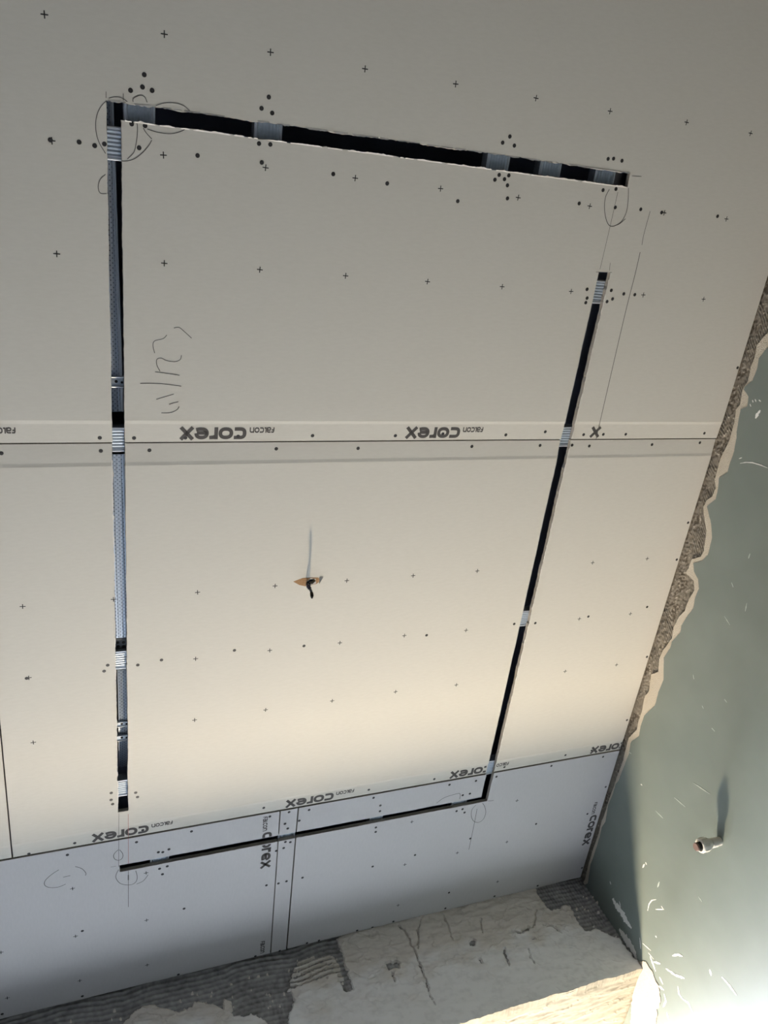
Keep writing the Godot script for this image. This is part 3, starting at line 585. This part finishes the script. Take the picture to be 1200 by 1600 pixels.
		if layer == 0: part("plaster_coat", sheet(poly, -0.010, 0.0, W, Vector3.LEFT), M.plaster, root).set_meta("label", "white plaster coat broken off along the ceiling")
		else: part("paint_skin", sheet(poly, 0.0, 0.0012, W, Vector3.LEFT), M.paint, root).set_meta("label", "green-grey paint over the plaster")
	# plaster slapped round the lintel's end
	var blob: PackedVector2Array = PackedVector2Array([Vector2(2.505, -0.3689), Vector2(2.484, -0.3874), Vector2(2.47, -0.4061), Vector2(2.47, -0.4357), Vector2(2.486, -0.4602), Vector2(2.486, -0.472), Vector2(2.527, -0.5064), Vector2(2.585, -0.5131), Vector2(2.639, -0.5235), Vector2(2.705, -0.5334), Vector2(2.834, -0.4499), Vector2(2.639, -0.3952), Vector2(2.546, -0.3794)])
	var bl := blob.duplicate(); bl.append(blob[0])
	var closed := bl
	for amp in [0.008, 0.006, 0.004, 0.002]:           # as ragged as still makes a simple outline
		bl = ragged(closed, amp, 0.005); bl.remove_at(bl.size() - 1)
		if Geometry2D.triangulate_polygon(bl).size(): break
	part("plaster_patch", sheet(bl, 0.001, 0.0035, W, Vector3.LEFT), M.plaster, root).set_meta("label", "rough white plaster patch where lintel meets the wall")
	for s in [
		[0.0160, true, PackedVector2Array([Vector2(2.417, -0.1773), Vector2(2.426, -0.1988), Vector2(2.422, -0.2265), Vector2(2.43, -0.2642), Vector2(2.428, -0.2973)])],
		[0.0200, true, PackedVector2Array([Vector2(2.493, -0.2496), Vector2(2.495, -0.291), Vector2(2.496, -0.3363), Vector2(2.515, -0.3638)])],
		[0.0030, true, PackedVector2Array([Vector2(2.37, -0.1401), Vector2(2.376, -0.1488)])],
		[0.0030, true, PackedVector2Array([Vector2(2.394, -0.2092), Vector2(2.407, -0.2227)])],
		[0.0030, true, PackedVector2Array([Vector2(2.15, -0.2586), Vector2(2.171, -0.2564)])],
		[0.0030, true, PackedVector2Array([Vector2(2.14, -0.2596), Vector2(2.144, -0.2685)])],
		[0.0030, true, PackedVector2Array([Vector2(1.901, -0.1342), Vector2(1.899, -0.1419)])],
		[0.0030, true, PackedVector2Array([Vector2(2.341, -0.3978), Vector2(2.34, -0.4057)])],
		[0.0022, true, PackedVector2Array([Vector2(2.292, -0.335), Vector2(2.263, -0.3316), Vector2(2.239, -0.337), Vector2(2.218, -0.3511)])],
		[0.0022, true, PackedVector2Array([Vector2(2.252, -0.363), Vector2(2.216, -0.3932)])],
		[0.0022, true, PackedVector2Array([Vector2(2.217, -0.3787), Vector2(2.218, -0.3892)])],
		[0.0022, true, PackedVector2Array([Vector2(2.42, -0.343), Vector2(2.453, -0.3622)])],
		[0.0022, true, PackedVector2Array([Vector2(2.425, -0.3614), Vector2(2.41, -0.4028)])],
		[0.0022, true, PackedVector2Array([Vector2(2.429, -0.3952), Vector2(2.425, -0.4244)])],
		[0.0050, true, PackedVector2Array([Vector2(2.329, -0.4848), Vector2(2.301, -0.5019), Vector2(2.286, -0.5191)])],
		[0.0050, true, PackedVector2Array([Vector2(2.399, -0.4795), Vector2(2.384, -0.5077), Vector2(2.378, -0.5195)])],
		[0.0050, true, PackedVector2Array([Vector2(2.382, -0.5164), Vector2(2.347, -0.5538)])],
		[0.0050, true, PackedVector2Array([Vector2(2.401, -0.5435), Vector2(2.421, -0.5564), Vector2(2.421, -0.5757)])],
		[0.0050, true, PackedVector2Array([Vector2(2.421, -0.5757), Vector2(2.408, -0.5981), Vector2(2.417, -0.6246)])],
		[0.0050, true, PackedVector2Array([Vector2(2.491, -0.4775), Vector2(2.478, -0.5022)])],
		[0.0050, true, PackedVector2Array([Vector2(2.49, -0.5073), Vector2(2.505, -0.5237), Vector2(2.537, -0.522)])],
		[0.0050, true, PackedVector2Array([Vector2(2.215, -0.6195), Vector2(2.229, -0.6316)])],
		[0.0050, true, PackedVector2Array([Vector2(2.19, -0.6637), Vector2(2.187, -0.6911), Vector2(2.187, -0.7271)])],
		[0.0050, true, PackedVector2Array([Vector2(2.434, -0.4283), Vector2(2.409, -0.4539)])],
		[0.0050, true, PackedVector2Array([Vector2(2.537, -0.542), Vector2(2.554, -0.5571)])],
		[0.0050, true, PackedVector2Array([Vector2(2.433, -0.4071), Vector2(2.456, -0.4477)])],
		[0.0050, true, PackedVector2Array([Vector2(2.457, -0.4685), Vector2(2.464, -0.4915)])],
		[0.0022, false, PackedVector2Array([Vector2(1.931, -0.2298), Vector2(1.927, -0.2681)])],
		[0.0022, false, PackedVector2Array([Vector2(2.038, -0.4928), Vector2(2.041, -0.5117)])],
		[0.0022, false, PackedVector2Array([Vector2(2.146, -0.3392), Vector2(2.172, -0.3399)])],
		[0.0022, false, PackedVector2Array([Vector2(1.713, -0.3297), Vector2(1.694, -0.4)])],
		[0.0022, false, PackedVector2Array([Vector2(1.839, -0.0381), Vector2(1.835, -0.0529)])],
		[0.0022, false, PackedVector2Array([Vector2(1.821, -0.2826), Vector2(1.812, -0.3346)])],
		[0.0050, true, PackedVector2Array([Vector2(0.5616, -0.1134), Vector2(0.5463, -0.1162), Vector2(0.5353, -0.1207)])],
		[0.0018, true, PackedVector2Array([Vector2(0.6891, -0.1021), Vector2(0.6821, -0.1108)])],
		[0.0018, true, PackedVector2Array([Vector2(0.7002, -0.1107), Vector2(0.6894, -0.13), Vector2(0.6816, -0.152), Vector2(0.6765, -0.1839), Vector2(0.6751, -0.2076)])],
		[0.0018, true, PackedVector2Array([Vector2(0.5172, -0.0821), Vector2(0.5226, -0.0875)])],
		[0.0018, true, PackedVector2Array([Vector2(0.5121, -0.0905), Vector2(0.5182, -0.0968)])],
		[0.0018, true, PackedVector2Array([Vector2(0.5102, -0.1039), Vector2(0.5121, -0.1127)])],
		[0.0018, true, PackedVector2Array([Vector2(0.5303, -0.0783), Vector2(0.5364, -0.0846)])],
		[0.0016, false, PackedVector2Array([Vector2(1.038, -0.2187), Vector2(1.048, -0.2297)])],
		[0.0016, false, PackedVector2Array([Vector2(0.9261, -0.2465), Vector2(0.9417, -0.2467)])],
		[0.0016, false, PackedVector2Array([Vector2(1.065, -0.2927), Vector2(1.09, -0.2968)])],
		[0.0016, false, PackedVector2Array([Vector2(1.146, -0.2338), Vector2(1.159, -0.263)])],
		[0.0016, false, PackedVector2Array([Vector2(1.389, -0.1948), Vector2(1.401, -0.2037)])],
		[0.0016, false, PackedVector2Array([Vector2(1.38, -0.3328), Vector2(1.383, -0.3444)])],
		[0.0016, false, PackedVector2Array([Vector2(1.457, -0.2649), Vector2(1.462, -0.2744)])],
		[0.0016, false, PackedVector2Array([Vector2(1.496, -0.3253), Vector2(1.497, -0.3398)])],
	]:
		var pl: PackedVector2Array = s[2]
		var up := PackedVector2Array(); var dn := PackedVector2Array()
		var cv := Curve2D.new()
		for p in pl: cv.add_point(p)
		cv.bake_interval = 0.006
		var bp := cv.get_baked_points()
		for i in bp.size():
			var t := float(i) / maxi(bp.size() - 1, 1)
			var d := (bp[mini(i + 1, bp.size() - 1)] - bp[maxi(i - 1, 0)]).normalized().orthogonal()
			var w: float = s[0] * 1.3 * (0.25 + 0.75 * sin(PI * clampf(t, 0.06, 0.94))) * rng.randf_range(0.5, 1.0)
			up.append(bp[i] + d * w); dn.append(bp[i] - d * w * rng.randf_range(0.5, 1.0))
		dn.reverse(); up.append_array(dn)
		if Geometry2D.triangulate_polygon(up).is_empty(): continue
		part("plaster_smear", sheet(up, 0.0012, 0.0020, W, Vector3.LEFT), M.smear if s[1] else M.smear_faint, root)

# ------------------------------------------------------------------ lintel wall
func sag(u: float) -> float:                           # the uneven lower arris of the lintel
	return -LB + 0.005 * broad.get_noise_1d(u * 7.0) + 0.0025 * fine.get_noise_1d(u * 45.0)

func back_wall():
	var root := holder("wall_back")
	tag(root, "concrete lintel with patchy render over the opening, facing the room", "lintel wall", "structure")
	part("beam_core", box_mesh(Vector3(UL, H - LB + 0.012, -VO), Vector3(UW + 0.2, H + 0.42, -VB - 0.012)), M.concrete, root)
	part("pier", box_mesh(Vector3(UL - 0.2, 0, -VO), Vector3(-1.75, H - LB + 0.012, -VB - 0.002)), M.wall_far, root)
	var masks: Array = [
		PackedVector2Array([Vector2(0.0851, -0.1161), Vector2(0.0954, -0.102), Vector2(0.1157, -0.0836), Vector2(0.1419, -0.0735), Vector2(0.1773, -0.0728), Vector2(0.2045, -0.091), Vector2(0.2284, -0.1083), Vector2(0.2531, -0.1187), Vector2(0.2796, -0.1156), Vector2(0.3079, -0.1021), Vector2(0.3335, -0.1092), Vector2(0.3696, -0.1337), Vector2(0.389, -0.1569), Vector2(0.4073, -0.1299), Vector2(0.4125, -0.1385), Vector2(0.4075, -0.1762), Vector2(0.4338, -0.1857), Vector2(0.4803, -0.1896), Vector2(0.4712, -0.2323)]),
		PackedVector2Array([Vector2(0.3924, -0.1185), Vector2(0.4105, -0.1308), Vector2(0.4094, -0.1732), Vector2(0.4468, -0.188), Vector2(0.4682, -0.1827), Vector2(0.5064, -0.225), Vector2(0.5079, -0.2632), Vector2(0.3736, -0.225)]),
		PackedVector2Array([Vector2(0.5564, -0.277), Vector2(0.5777, -0.2276), Vector2(0.6044, -0.1776), Vector2(0.6086, -0.1416), Vector2(0.6405, -0.1353), Vector2(0.6849, -0.1323), Vector2(0.7279, -0.1364), Vector2(0.7619, -0.1223), Vector2(0.768, -0.1628), Vector2(0.7783, -0.1999), Vector2(0.8041, -0.1958), Vector2(0.8057, -0.15), Vector2(0.8048, -0.0941), Vector2(0.8051, -0.0449), Vector2(0.8063, 0.0013), Vector2(0.8971, 0.0075), Vector2(1.012, 0.0083), Vector2(1.139, 0.0112), Vector2(1.378, 0.015), Vector2(1.147, -0.4452)]),
		PackedVector2Array([Vector2(1.336, 0.0211), Vector2(1.47, 0.0157), Vector2(1.615, 0.0134), Vector2(1.606, -0.0192), Vector2(1.608, -0.0639), Vector2(1.617, -0.0953), Vector2(1.66, -0.1094), Vector2(1.681, -0.0925), Vector2(1.702, -0.1077), Vector2(1.697, -0.1446), Vector2(1.695, -0.1814), Vector2(1.697, -0.214), Vector2(1.747, -0.2163), Vector2(1.774, -0.239), Vector2(1.807, -0.2723), Vector2(1.815, -0.3772), Vector2(1.785, -0.4108), Vector2(1.114, -0.4357)]),
	]
	var streak: PackedVector2Array = PackedVector2Array([Vector2(0.6569, -0.0458), Vector2(0.7672, -0.0553), Vector2(0.7815, -0.0958), Vector2(0.7782, -0.1657), Vector2(0.6829, -0.1394), Vector2(0.5949, -0.1453), Vector2(0.6228, -0.092)])
	var spots: Array = [
		PackedVector2Array([Vector2(0.9365, -0.138), Vector2(0.9728, -0.1357), Vector2(0.9914, -0.1489), Vector2(0.9771, -0.1652), Vector2(0.9341, -0.1654)]),
		PackedVector2Array([Vector2(1.255, -0.1421), Vector2(1.278, -0.1307), Vector2(1.287, -0.1366), Vector2(1.268, -0.1576), Vector2(1.253, -0.157)]),
		PackedVector2Array([Vector2(1.363, -0.1994), Vector2(1.372, -0.1958), Vector2(1.369, -0.2224), Vector2(1.361, -0.2535), Vector2(1.352, -0.2577), Vector2(1.354, -0.235)]),
		PackedVector2Array([Vector2(1.468, -0.146), Vector2(1.496, -0.1406), Vector2(1.505, -0.1467), Vector2(1.485, -0.1559), Vector2(1.47, -0.1553)]),
		PackedVector2Array([Vector2(1.482, -0.1853), Vector2(1.498, -0.1834), Vector2(1.498, -0.1931), Vector2(1.483, -0.1944)]),
		PackedVector2Array([Vector2(1.261, -0.2099), Vector2(1.27, -0.2106), Vector2(1.266, -0.2245), Vector2(1.258, -0.224)]),
		PackedVector2Array([Vector2(0.9441, -0.1801), Vector2(0.9516, -0.1806), Vector2(0.9473, -0.2061), Vector2(0.9427, -0.2079)]),
		PackedVector2Array([Vector2(1.038, -0.0118), Vector2(1.05, -0.0672), Vector2(1.056, -0.1328), Vector2(1.052, -0.2012), Vector2(1.048, -0.2473), Vector2(1.043, -0.3182), Vector2(1.041, -0.3182), Vector2(1.043, -0.2471), Vector2(1.047, -0.2008), Vector2(1.052, -0.1328), Vector2(1.046, -0.0678), Vector2(1.036, -0.012)]),
		PackedVector2Array([Vector2(1.209, 0.0023), Vector2(1.212, -0.0622), Vector2(1.199, -0.1269), Vector2(1.198, -0.1267), Vector2(1.207, -0.0618), Vector2(1.208, 0.0023)]),
		PackedVector2Array([Vector2(1.136, 0.0026), Vector2(1.092, -0.0623), Vector2(1.068, -0.1158), Vector2(1.067, -0.1154), Vector2(1.088, -0.0603), Vector2(1.135, 0.0032)]),
		PackedVector2Array([Vector2(1.427, -0.1324), Vector2(1.459, -0.1522), Vector2(1.515, -0.1455), Vector2(1.568, -0.082), Vector2(1.569, -0.0832), Vector2(1.518, -0.1505), Vector2(1.458, -0.1582), Vector2(1.426, -0.1338)]),
		PackedVector2Array([Vector2(1.553, -0.1477), Vector2(1.598, -0.1667), Vector2(1.61, -0.1992), Vector2(1.608, -0.2), Vector2(1.594, -0.1711), Vector2(1.553, -0.1493)]),
		PackedVector2Array([Vector2(1.345, -0.0616), Vector2(1.324, -0.0972), Vector2(1.323, -0.1232), Vector2(1.321, -0.1232), Vector2(1.321, -0.0958), Vector2(1.344, -0.061)]),
		PackedVector2Array([Vector2(1.456, -0.216), Vector2(1.446, -0.2515), Vector2(1.447, -0.2767), Vector2(1.446, -0.2769), Vector2(1.442, -0.2507), Vector2(1.455, -0.2156)]),
	]
	var nu := 980; var ny := 150
	var u0 := -0.62; var u1 := UW + 0.008
	var base := []; var coat := []; var inside := []
	for j in ny + 1:
		for i in nu + 1:
			var u := lerpf(u0, u1, float(i) / nu); var t := float(j) / ny
			var y := lerpf(0.01, sag(u), t)
			var wob := Vector2(u + 0.007 * fine.get_noise_2d(u * 30, y * 30), y + 0.007 * fine.get_noise_2d(u * 30 + 9, y * 30))
			var comb := sin((y + 0.02 * broad.get_noise_1d(u * 3.0)) * TAU / 0.017)
			var weave := sin(u * TAU / 0.012) * smoothstep(0.05, 0.3, broad.get_noise_2d(u * 3.0 + 4, y * 3.0))
			var lump := fine.get_noise_2d(u * 35, y * 35)
			var big := broad.get_noise_2d(u * 6.0, y * 9.0)
			base.append([Vector3(u, H + y, -VB - 0.004 + 0.0015 * comb + 0.0006 * weave + 0.0012 * lump), 0.42 + 0.13 * comb + 0.35 * lump + 0.10 * weave + 0.30 * big])
			var on := y < -0.36
			for m in masks: on = on or Geometry2D.is_point_in_polygon(wob, m)
			if Geometry2D.is_point_in_polygon(wob, streak) and comb + 1.1 * lump < 0.1: on = true
			if lump > 0.52 and y < -0.06 and big > -0.1: on = true
			for m in spots: if Geometry2D.is_point_in_polygon(wob, m): on = false
			inside.append(on)
			var trowel := broad.get_noise_2d(u * 9.0 + y * 14.0, y * 26.0 - u * 4.0)
			var ridge := smoothstep(0.06, 0.0, absf(broad.get_noise_2d(u * 5.0 - y * 3.0, y * 8.0 + u * 2.0 + 30.0)))
			coat.append([Vector3(u, H + y, -VB + (0.0050 + (0.0050 * trowel + 0.0010 * lump + 0.003 * ridge) * (1.0 - 0.72 * smoothstep(-0.14, -0.30, y + 0.10 * big)) + 0.003 * big if on else -0.007)), trowel, lump, big, y, u])
	var st := begin()
	for j in ny + 1:
		for i in nu + 1:
			var a := j * (nu + 1) + i
			var k: float = clampf(base[a][1], 0, 1)
			st.set_color(Color(0.16, 0.16, 0.162).lerp(Color(0.50, 0.497, 0.49), k))
			grid_normal(st, base, nu, ny, i, j); st.add_vertex(base[a][0])
	grid_index(st, nu, ny, [])
	part("bare_concrete", st.commit(), M.mortar, root).set_meta("label", "dark combed concrete face of the lintel")
	st = begin()
	for j in ny + 1:
		for i in nu + 1:
			var g: Array = coat[j * (nu + 1) + i]
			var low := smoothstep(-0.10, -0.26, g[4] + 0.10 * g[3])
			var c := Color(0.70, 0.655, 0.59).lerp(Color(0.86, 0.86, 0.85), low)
			c = c.darkened(clampf(0.14 * -g[1] + 0.10 * -g[2], 0.0, 0.5)).lightened(clampf(0.12 * g[1], 0.0, 0.3))
			st.set_color(c)
			grid_normal(st, coat, nu, ny, i, j); st.add_vertex(g[0])
	grid_index(st, nu, ny, inside)
	part("render_coat", st.commit(), M.render, root).set_meta("label", "patchy beige-grey render on the lintel")
	# underside of the lintel
	st = begin()
	var nd := 150; var g2 := []
	for j in nd + 1:
		for i in nu + 1:
			var u := lerpf(u0, u1, float(i) / nu); var t := float(j) / nd
			var v := lerpf(VB - 0.004, VO, t)
			var y := lerpf(sag(u), -LB + 0.003 * broad.get_noise_1d(u * 3.0), minf(t * 12.0, 1.0)) + (0.0035 * broad.get_noise_2d(u * 4.0 + v, v * 14.0) + 0.0012 * fine.get_noise_2d(u * 9 + v * 4, v * 18) - 0.0014 * smoothstep(0.05, 0.0, absf(broad.get_noise_2d(u * 3.0, v * 12.0 + 70.0)))) * minf(t * 10.0, 1.0)
			g2.append([Vector3(u, H + y, -v)])
	for j in nd + 1:
		for i in nu + 1:
			grid_normal(st, g2, nu, nd, i, j, Vector3.DOWN); st.add_vertex(g2[j * (nu + 1) + i][0])
	grid_index(st, nu, nd, [])
	part("soffit", st.commit(), M.soffit, root).set_meta("label", "sunlit rough cream plaster underside of the lintel")
	part("soffit_001", box_mesh(Vector3(UL, H - LB, -VO), Vector3(u0, H - LB + 0.02, -VB)), M.soffit, root)
	part("face", box_mesh(Vector3(UL, H - LB, -VB - 0.02), Vector3(u0, H + 0.24, -VB)), M.concrete, root)

func grid_normal(st: SurfaceTool, g: Array, nu: int, ny: int, i: int, j: int, out := Vector3.BACK):
	var w := nu + 1
	var n: Vector3 = (g[j * w + mini(i + 1, nu)][0] - g[j * w + maxi(i - 1, 0)][0]).cross(g[mini(j + 1, ny) * w + i][0] - g[maxi(j - 1, 0) * w + i][0]).normalized()
	st.set_normal(n if n.dot(out) > 0 else -n)

func grid_index(st: SurfaceTool, nu: int, ny: int, keep: Array):
	for j in ny:
		for i in nu:
			var a := j * (nu + 1) + i
			if keep and not (keep[a] or keep[a + 1] or keep[a + nu + 1] or keep[a + nu + 2]): continue
			for k in [a, a + 1, a + nu + 2, a, a + nu + 2, a + nu + 1]: st.add_index(k)

# ------------------------------------------------------------------ steel framing in the void
func extrude(prof: Array, length: float, dx := Vector3.ZERO) -> ArrayMesh:    # profile (across, up) swept along local +z, 0.6 mm sheet
	var st := begin()
	for i in prof.size() - 1:
		var a: Vector2 = prof[i]; var b: Vector2 = prof[i + 1]
		var n := (b - a).orthogonal().normalized() * 0.0003
		var o := Vector3(n.x, n.y, 0)
		var a0 := Vector3(a.x, a.y, 0); var b0 := Vector3(b.x, b.y, 0); var l := Vector3(0, 0, length)
		for s in [1.0, -1.0]:
			var k0: Vector3 = a0 + o * s; var k1: Vector3 = b0 + o * s
			var q := [k0, k1, k1 + l, k0 + l]
			var uv := [Vector2(0, a.x / 0.010), Vector2(0, b.x / 0.010), Vector2(length / 0.010, b.x / 0.010), Vector2(length / 0.010, a.x / 0.010)]
			var nn: Vector3 = (o * s).normalized()
			var order := [0, 1, 2, 0, 2, 3]
			if (q[0] - q[2]).cross(q[0] - q[1]).dot(nn) < 0: order = [0, 2, 1, 0, 3, 2]
			for k in order:
				st.set_normal(nn); st.set_uv(uv[k]); st.add_vertex(q[k])
		for z in [0.0, length]:
			quad(st, a0 + o + Vector3(0, 0, z), b0 + o + Vector3(0, 0, z), b0 - o + Vector3(0, 0, z), a0 - o + Vector3(0, 0, z), Vector3(0, 0, -1 if z == 0.0 else 1))
	return st.commit()

func channel(called: String, label: String, a: Vector2, b: Vector2, y0: float, y1: float, width: float, dotted: bool, group: String) -> Node3D:
	var o := holder(called)
	tag(o, label, "metal channel", "", group)
	var pa := P(a.x, a.y, y0); var pb := P(b.x, b.y, y1)
	var z := (pb - pa).normalized(); var x := Vector3.UP.cross(z).normalized()
	o.transform = Transform3D(Basis(x, z.cross(x), z), pa)
	var length := pa.distance_to(pb); var w := width / 2
	var web := []
	var e := w * 0.74
	for k in 13:                                       # shallow rolled grooves along the web
		web.append(Vector2(lerpf(-e, e, k / 12.0), 0.0012 if k % 2 else 0.0003))
	part("web", extrude(web, length), M.dimpled if dotted else M.zinc, o)
	for s in [-1.0, 1.0]:
		part("rib", extrude([Vector2(e * s, 0.0003), Vector2((e + w * 0.045) * s, 0.0024), Vector2((e + w * 0.10) * s, 0.0024), Vector2((e + w * 0.14) * s, 0.0003), Vector2((w - 0.0012) * s, 0.0003), Vector2(w * s, 0.0015)], length), M.zinc_highlight, o)
		part("flange", extrude([Vector2(w * s, 0.0015), Vector2(w * s, 0.026), Vector2((w - 0.006) * s, 0.027), Vector2((w - 0.006) * s, 0.024)], length), M.zinc, o)
	return o

func framing():
	var y := 0.0128
	var rows := "galvanised channels crossing above the plasterboard"
	channel("furring_channel", "galvanised channel crossing the left slot near its top corner", Vector2(UL + 0.05, 0.053), Vector2(1.79, 0.053), y, y, 0.060, false, rows)
	channel("furring_channel", "galvanised channel behind the upper board joint, crossing both long slots", Vector2(UL + 0.05, 0.663), Vector2(1.80, 0.661), y + 0.0005, y + 0.0005, 0.058, false, rows)
	channel("furring_channel", "galvanised channel crossing both long slots below the hanging wire", Vector2(UL + 0.05, 1.265), Vector2(1.80, 1.255), y, y, 0.056, false, rows)
	channel("furring_channel", "galvanised channel behind the lower board joint near right slot's foot", Vector2(0.14, 1.851), Vector2(1.80, 1.851), y, y, 0.058, false, rows)
	var short := "short galvanised channel pieces bridging the slots"
	channel("furring_channel", "short galvanised channel bridging the left slot just above its lower end", Vector2(0.0, 1.687), Vector2(0.21, 1.687), y, y, 0.058, false, short)
	channel("furring_channel", "short galvanised channel bridging the right slot at its upper end", Vector2(1.17, 0.265), Vector2(1.40, 0.265), y, y, 0.058, false, short)
	var tops := [[0.152, "ribbed steel channel in the top slot right beside the left corner"], [0.404, "ribbed steel channel second from the left in the top slot"], [0.938, "steel channel in the top slot below three clustered screws, third from left"], [1.077, "steel channel in the top slot fourth from the left, without screws"], [1.231, "steel channel at the right end of the top slot"]]
	for t in tops: channel("furring_channel", t[1], Vector2(t[0], -0.15), Vector2(t[0] + 0.001, 0.0205), y, y, 0.058, false, short)
	var lows := [[0.204, 0.054, "steel channel near the left end of the lower slot"], [0.590, 0.056, "steel channel in the lower slot behind the filler strip"], [0.892, 0.046, "steel channel in the middle of the lower slot's right half"], [1.196, 0.058, "steel channel near the right end of the lower slot"]]
	for t in lows: channel("furring_channel", t[2], Vector2(t[0], 1.885), Vector2(t[0] + 0.001, 2.06), y, y, t[1], false, short)
	var run := "dimpled runners lying lengthwise above the left slot"
	channel("main_runner", "dimpled steel runner in the upper part of the left slot", Vector2(0.0755, -0.12), Vector2(0.0895, 0.606), 0.0425, 0.0425, 0.060, true, run)
	channel("main_runner", "dimpled steel runner in the left slot between the board joint and the third channel", Vector2(0.094, 0.700), Vector2(0.102, 1.196), 0.020, 0.020, 0.058, true, run)
	channel("main_runner", "dimpled steel runner in the lower part of the left slot", Vector2(0.1065, 1.296), Vector2(0.108, 1.455), 0.0225, 0.024, 0.0245, true, run)
	channel("main_runner", "dim steel runner rising into the dark at the left slot's foot", Vector2(0.1085, 1.458), Vector2(0.1085, 1.655), 0.028, 0.062, 0.026, true, run)

func small_things():
	# connectors clipped under the runners
	for c in [[0.536, 0.040, 0.028, "pressed steel connector clip across the left slot above the board joint"], [1.475, 0.0265, 0.020, "pressed steel clip in the left slot, upper of a close pair"], [1.528, 0.034, 0.022, "pressed steel clip in the left slot, lower of a close pair"]]:
		var o := holder("connector_clip"); o.position = P(0.106, c[0], c[1])
		tag(o, c[3], "connector", "", "connector clips in the left slot")
		var st := begin(); var h: float = c[2] / 2
		box(st, Vector3(-0.030, 0, -h), Vector3(0.030, 0.0012, h))
		part("plate", st.commit(), M.zinc, o)
		for s in [-1.0, 1.0]:
			st = begin()
			lathe(st, [Vector2(0.0001, -0.028), Vector2(0.0016, -0.028), Vector2(0.0016, 0.028), Vector2(0.0001, 0.028)], 8, Transform3D(Basis(Vector3.FORWARD, PI / 2), Vector3(0, -0.0006, s * (h - 0.003))))
			part("rib", st.commit(), M.zinc_highlight, o)
		st = begin()
		lathe(st, [Vector2(0.0001, -0.0006), Vector2(0.0032, -0.0006), Vector2(0.0036, 0.0004)], 12, Transform3D(Basis.IDENTITY, Vector3(-0.002, 0, 0.001)))
		lathe(st, [Vector2(0.0001, -0.0006), Vector2(0.0026, -0.0006), Vector2(0.0030, 0.0004)], 12, Transform3D(Basis.IDENTITY, Vector3(0.010, 0, -0.001)))
		part("screw_hole", st.commit(), M.black, o)  # flat black discs paint the dark of the holes
	# dark perforated strap
	var h := holder("hanger_strap"); h.position = P(0.104, 1.216, 0.024)
	tag(h, "dark perforated hanger strap in the left slot just above the third channel", "strap")
	var sb := begin(); box(sb, Vector3(-0.026, 0, -0.016), Vector3(0.026, 0.0012, 0.016))
	part("strap", sb.commit(), M.zinc_dark, h)
	sb = begin()
	for s in [[-0.007, 0.004], [0.007, 0.003], [-0.006, -0.008], [0.007, -0.009]]:
		lathe(sb, [Vector2(0.0001, -0.0005), Vector2(0.0040, -0.0005), Vector2(0.0042, 0.0004)], 12, Transform3D(Basis.IDENTITY, Vector3(s[0], 0, s[1])))
	part("perforation", sb.commit(), M.black, h)  # black discs on the plate paint the shaded perforations
	# the wire for the pendant
	var w := holder("electrical_wire"); w.position = P(0.586, 1.060, 0.0)
	tag(w, "dark blue electrical wire hanging from the torn hole in the ceiling", "wire")
	var pts := []; var rr := []
	for k in 15:
		var t := k / 14.0
		pts.append(Vector3(-0.004 - 0.010 * t + 0.003 * sin(t * 9.0), 0.10 - 0.155 * t, -0.001 - 0.010 * t + 0.002 * cos(t * 7.0)))
		rr.append(0.0031 - 0.0004 * sin(t * 20.0))
	var ws := begin(); tube(ws, pts, rr); part("cable", ws.commit(), M.cable, w)
	ws = begin()
	tube(ws, [pts[10] + Vector3(-0.001, 0.004, 0), pts[10], pts[11], pts[11] + Vector3(0, -0.004, 0)], [0.003, 0.0054, 0.0050, 0.003]); part("knot", ws.commit(), M.cable, w)
	ws = begin()
	tube(ws, [pts[13], pts[14], pts[14] + Vector3(-0.002, -0.008, -0.002)], [0.0042, 0.0046, 0.0026]); part("taped_tip", ws.commit(), M.black, w)
	ws = begin(); tube(ws, [pts[8] + Vector3(0.004, 0.02, 0), pts[9] + Vector3(0.007, 0, 0.002), pts[10] + Vector3(0.006, 0.002, 0.002)], [0.002, 0.002, 0.0018], 8); part("strand", ws.commit(), M.cable, w)
	# capped pipe stub on the wall
	var p := holder("pipe_stub"); p.position = Vector3(UW - 0.0012, H - 0.4895, -1.8005)
	p.basis = Basis(Vector3.BACK, PI / 2)              # its axis (local y) points out of the wall
	tag(p, "white plastic pipe stub with threaded collar sticking out of the green wall", "pipe")
	var ps := begin(); lathe(ps, [Vector2(0.0128, -0.004), Vector2(0.0128, 0.014), Vector2(0.0145, 0.015), Vector2(0.0145, 0.034), Vector2(0.0128, 0.036), Vector2(0.0128, 0.05)], 28); part("pipe", ps.commit(), M.pvc, p)
	ps = begin(); lathe(ps, [Vector2(0.0140, 0.038), Vector2(0.0200, 0.050), Vector2(0.0215, 0.054), Vector2(0.0215, 0.076), Vector2(0.0195, 0.079), Vector2(0.0150, 0.079), Vector2(0.0150, 0.060), Vector2(0.0001, 0.060)], 28); part("collar", ps.commit(), M.pvc, p)
	for k in 10:
		var t := Transform3D(Basis(Vector3.UP, TAU * k / 10.0), Vector3.ZERO)
		if k == 0: ps = begin()
		box(ps, Vector3(0.0205, 0.056, -0.0022), Vector3(0.0228, 0.074, 0.0022), t)
	part("collar_rib", ps.commit(), M.pvc, p)
	ps = begin(); lathe(ps, [Vector2(0.0148, 0.062), Vector2(0.0118, 0.064), Vector2(0.0118, 0.090)], 24); part("dark_gap", ps.commit(), M.black, p)  # black sleeve makes the dark gap between collar and plug
	ps = begin(); lathe(ps, [Vector2(0.0122, 0.089), Vector2(0.0125, 0.092), Vector2(0.0110, 0.0945), Vector2(0.0001, 0.0945)], 24); part("plug", ps.commit(), M.plug, p)
